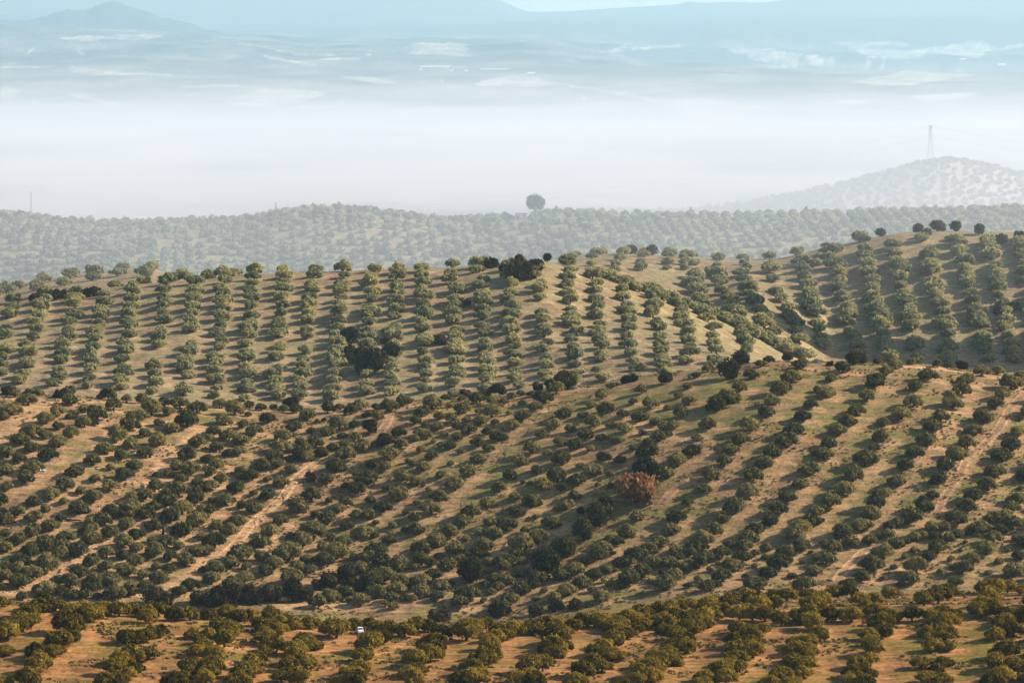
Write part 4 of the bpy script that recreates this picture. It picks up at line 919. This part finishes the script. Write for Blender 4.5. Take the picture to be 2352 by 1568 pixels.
# lattice pylons and their wires
def pylon(px, py_base, py_top, lab, d0, d1, whole=True):
    x, y, z = ground_at(px, py_base, d0, d1); H = (py_base - py_top) * y / F
    e = empty('pylon', (x, y, z), lab, 'pylon', 'lattice pylons')
    m = MB(); lv = [0, .14, .27, .39, .50, .60, .69, .77, .84, .90, .95, 1.0]
    def hw(t): return (0.085 - 0.055 * min(t / 0.72, 1)) * H
    r = 0.11
    for i, (a, b) in enumerate(zip(lv, lv[1:])):
        ca = [(sx * hw(a), sy * hw(a), a * H) for sx, sy in ((-1, -1), (1, -1), (1, 1), (-1, 1))]
        cb = [(sx * hw(b), sy * hw(b), b * H) for sx, sy in ((-1, -1), (1, -1), (1, 1), (-1, 1))]
        for k in range(4):
            m.tube([ca[k], cb[k]], [r * 1.6, r * 1.6], 4); m.tube([ca[k], cb[(k + 1) % 4]], [r, r], 4); m.tube([ca[(k + 1) % 4], cb[k]], [r, r], 4); m.tube([cb[k], cb[(k + 1) % 4]], [r, r], 4)
    link('lattice_tower', m.mesh('lattice_tower', [steel]), e)
    for t in (0.74, 0.99):
        m = MB(); L_ = 0.085 * H
        for sy in (-1, 1):
            m.tube([(-L_, 0, t * H), (L_, 0, t * H)], [r, r], 4); m.tube([(-L_, 0, t * H), (0, sy * hw(t), t * H - 0.03 * H)], [r, r], 4); m.tube([(L_, 0, t * H), (0, sy * hw(t), t * H - 0.03 * H)], [r, r], 4)
        link('cross_arm', m.mesh('cross_arm', [steel]), e)
    return Vector((x, y, z)), H
p1, H1 = pylon(930.5, 163.5, 125, 'tall lattice pylon on the crest of the hazy hill', 4400, 4704)
p2, H2 = pylon(276, 216, 203.5, 'faint pale pylon top peeking above the hazy ridge', 3130, 3300)
p3 = Vector((xat(1150, 4900), 4900, zat(170, 4900)))
def wire(a, b, sag, lab, n=40):
    pts = [a.lerp(b, i / n) - Vector((0, 0, sag * 4 * (i / n) * (1 - i / n))) for i in range(n + 1)]
    m = MB(); m.tube(pts, [0.10] * (n + 1), 4)
    tag(link('power_line', m.mesh('power_line', [steel])), lab, 'power line', 'wires of the pylon line')
for i, (t, dx) in enumerate(((0.99, -1), (0.99, 1), (0.74, -1), (0.74, 1))):
    off = Vector((dx * 0.085 * H1, 0, t * H1)); off2 = Vector((dx * 2.5, 0, t * H2))
    lv_ = 'upper' if t > 0.9 else 'lower'; sd = 'nearer' if dx < 0 else 'farther'
    wire(p1 + off, p2 + off2, 26, f'thin {lv_} {sd} wire sagging from the tall pylon shadeward over the mist')
    wire(p1 + off, p3 + Vector((0, 0, t * 30)), 10, f'thin {lv_} {sd} wire running off sunward from the tall pylon')

# wind turbines on the far skyline
wm = plain_mat('turbine_white', (0.75, 0.76, 0.78), 0.5, noise=0.02)
tow = MB(); tow.tube([(0, 0, -0.1), (0, 0, 1)], [0.035, 0.02], 8); tow_me = tow.mesh('turbine_tower', [wm])
nac = MB(); nac.box((0, -0.01, 1.015), (0.045, 0.13, 0.05)); nac_me = nac.mesh('turbine_nacelle', [wm])
bl = MB(); bl.tube([(0, 0, 0.0), (0, 0, 0.12), (0, 0, 0.55)], [0.016, 0.022, 0.006], 6); bl_me = bl.mesh('turbine_blade', [wm])
TUR = [(531, 6, 20.5, 0.4), (588.5, 3, 20.5, 0.9), (627.5, 6, 19.5, 1.5), (641, 4.8, 16, 0.2), (732, 2.2, 17.5, 1.1), (616.4, 0.0, 8.5, 0.5), (574, -1, 10, 0.8), (671, -1.5, 5.8, 1.9), (750, -2, 4.2, 0.1), (797, -8, 10, 1.3),
       (861, -6, 13, 0.6), (913, -5, 11, 1.0), (936, -3, 13, 0.3), (853.5, -3, 8, 1.7), (970, -4, 9, 1.2)]
TURX = sorted(t[0] for t in TUR)
for i, (px, hub, base, ph) in enumerate(TUR):
    Y_ = 73000.0; x = xat(px, Y_); zb = max(zat(base, Y_), zat(base, Y_)); zh = zat(hub, Y_); H = zh - zb
    gz = h1(x, Y_)
    e = empty('wind_turbine', (x, Y_, min(gz, zb)), f"white wind turbine, {ORD[TURX.index(px)]} along the far ridge counted towards the sun", 'wind turbine', 'wind turbines along the far ridge')
    H = zh - min(gz, zb); e.scale = (280, 280, H)
    link('tower', tow_me, e)
    n_ = link('nacelle', nac_me, e); 
    for k in range(3):
        b = link('blade', bl_me, e); b.location = (0, -0.085, 1.015); b.rotation_euler = (0, ph + k * 2.094, 0)
        b.scale = (1, 1, 1)
    for ch in e.children:
        if ch.name.startswith('blade'): ch.scale = (1, 1, 1)
# farm buildings on the far slopes
tile = plain_mat('pale_roof', (0.75, 0.68, 0.62), 0.8, noise=0.05, scale=0.05); fw = plain_mat('farm_white', (0.8, 0.78, 0.74), 0.8, noise=0.05, scale=0.05)
FARM = [(434.5, 67, 29, 1.6, 'long white farm shed, the shadeward one of two on the far hill'), (495, 69.3, 28, 1.2, 'long low farm shed, the sunward one of two on the far hill'), (451.7, 71.3, 3, 2.2, 'small white house below the long sheds'), (466, 71.6, 3, 2.4, 'small white house between the two long sheds'),
        (421, 70.3, 2.4, 2, 'tiny white house at the shadeward end of the long shed'), (441.7, 81.5, 1.8, 2.6, 'tiny pale tower house in far fields'), (584, 99.2, 3, 2.6, 'white house alone in the misty fields'), (963, 59.6, 6, 1.6, 'pale farmhouse among the far pale fields'),
        (1001.5, 66, 7, 2.8, 'white farmhouse in the most sunward far fields'), (369, 55.5, 4, 2.2, 'white house on the far hill slope'), (333, 58.8, 12, 1.4, 'row of low white houses on the far hillside'), (531, 74.5, 8, 3, 'pale barn beside the bright far field')]
for px, pb, wpx, hpx, lab in FARM:
    x, y, z = ground_at(px, pb, 25000, 64000, 3000); sc = y / F
    e = empty('farm_building', (x, y, z - 5), lab, 'farm building', 'far farm buildings'); W_, H_ = wpx * sc, hpx * sc; Dp = max(min(W_ * 0.5, 120), 30)
    m = MB(); m.box((0, 0, H_ * 0.32), (W_, Dp, H_ * 0.64)); link('wall', m.mesh('wall', [fw]), e)
    m = MB(); m.prism([(-Dp * 0.55, H_ * 0.63), (Dp * 0.55, H_ * 0.63), (0, H_)], -W_ * 0.51, W_ * 0.51); link('roof', m.mesh('roof', [tile]), e)

# ------------------------------------------------------------------ air
def volume_mat(name, col, dens, g=0.0):
    m = bpy.data.materials.new(name); m.use_nodes = True; nt = m.node_tree; nt.nodes.clear()
    out = nt.nodes.new('ShaderNodeOutputMaterial'); v = nt.nodes.new('ShaderNodeVolumePrincipled')
    v.inputs['Color'].default_value = (*col, 1); v.inputs['Density'].default_value = dens; v.inputs['Anisotropy'].default_value = g
    nt.links.new(v.outputs[0], out.inputs['Volume']); return m
zlow = float(GZ.min()) - 1.0; ztop = max(float(GZ.max()), 20) + 260.0
m = MB(); m.prism([(-400, zlow), (80500, zlow), (80500, ztop), (-400, ztop)], -29000, 29000)
tag(link('haze', m.mesh('haze', [volume_mat('haze_air', HAZE[0], HAZE[1], HAZE[2])])), 'thin blue haze filling the air over the whole valley', 'haze', kind='stuff')
# the mist bank: thin above, dense below, with uneven tops that sink away down the valley
mx_, my_ = np.linspace(-1, 1, 60), np.concatenate([np.linspace(2060, 9000, 94), np.linspace(9200, 13000, 12)])
for li, (z_top, y_far, dens, amp) in enumerate(MIST_LAYERS):
    MX, MY = np.meshgrid(mx_, my_ + li * 3.0); MX = MX * (0.30 * MY + 300 + li * 7)
    MZ = z_top - np.clip((MY - y_far) / (13000 - y_far), 0, 1) * (475 + z_top) + (fbm(MX / 420 + li * 5, MY / 700, 201 + li, 4) - 0.5) * amp * np.clip((MY - 2900) / 1500, 0.1, 1) * np.clip((12800 - MY) / 800, 0, 1)
    nr_, nc_ = MX.shape; top = np.stack([MX, MY, MZ], -1).reshape(-1, 3); bot = top.copy(); bot[:, 2] = -485 - li
    idx = (np.arange(nr_ - 1)[:, None] * nc_ + np.arange(nc_ - 1)[None]).ravel(); nn_ = nr_ * nc_
    ft = np.stack([idx, idx + 1, idx + nc_ + 1, idx + nc_], 1); fb = ft[:, ::-1] + nn_
    rim = np.concatenate([np.arange(nc_), np.arange(1, nr_) * nc_ + nc_ - 1, (nr_ - 1) * nc_ + np.arange(nc_ - 2, -1, -1), np.arange(nr_ - 2, 0, -1) * nc_])
    r2 = np.roll(rim, -1); fs = np.stack([rim, rim + nn_, r2 + nn_, r2], 1)
    fa = np.concatenate([ft, fb, fs])
    me = mesh_from('valley_mist', np.concatenate([top, bot]), fa, np.full(len(fa), 4), [volume_mat('mist_air', MIST[0], dens, MIST[2])])
    outward(me); tag(link('valley_mist', me), ('highest wisp of mist over the far valley', 'thin upper mist over the valley behind the nearer hills', 'white mist lying in the valley behind the nearer hills', 'dense low mist on the valley floor')[li], 'mist', kind='stuff')

# ------------------------------------------------------------------ light, sky, camera
el, az = math.radians(SUN_EL), math.radians(SUN_AZ)          # azimuth from +X towards +Y (into the picture)
sv = Vector((math.cos(el) * math.cos(az), math.cos(el) * math.sin(az), math.sin(el)))
sl = bpy.data.lights.new('sun', 'SUN'); sl.energy = SUN_E; sl.angle = math.radians(0.5); sl.color = SUN_C
so = bpy.data.objects.new('sun', sl); C.objects.link(so); so.rotation_euler = (-sv).to_track_quat('-Z', 'Y').to_euler(); so.location = (300, 400, 300)
w = bpy.data.worlds.new('World'); S.world = w; w.use_nodes = True; nt = w.node_tree
bg = nt.nodes['Background']; sk = nt.nodes.new('ShaderNodeTexSky'); sk.sky_type = 'NISHITA'; sk.sun_disc = False
sk.sun_elevation = el; sk.sun_rotation = math.radians(90) - az; sk.altitude = 600; sk.air_density = 1.0; sk.dust_density = SKY_DUST; sk.ozone_density = 1.0
nt.links.new(sk.outputs[0], bg.inputs[0]); bg.inputs[1].default_value = SKY_E
cd = bpy.data.cameras.new('camera'); co = bpy.data.objects.new('camera', cd); C.objects.link(co)
cd.sensor_width = 36; cd.lens = 36 * F / 1024; cd.shift_y = -(341 - HY) / 1024; cd.clip_start = 1; cd.clip_end = 120000
co.location = (0, 0, 0); co.rotation_euler = (math.radians(90), 0, 0); S.camera = co
S.render.engine = 'CYCLES'; S.render.resolution_x = 1024; S.render.resolution_y = 682
cy = S.cycles; cy.use_denoising = True; cy.denoiser = 'OPENIMAGEDENOISE'; cy.max_bounces = 6; cy.diffuse_bounces = 2; cy.transmission_bounces = 4; cy.volume_bounces = 1; cy.transparent_max_bounces = 6
cy.sample_clamp_indirect = 4; cy.use_adaptive_sampling = False
S.view_settings.view_transform = 'Standard'; S.view_settings.look = 'None'; S.view_settings.exposure = EXPOSURE; S.view_settings.gamma = 1.0
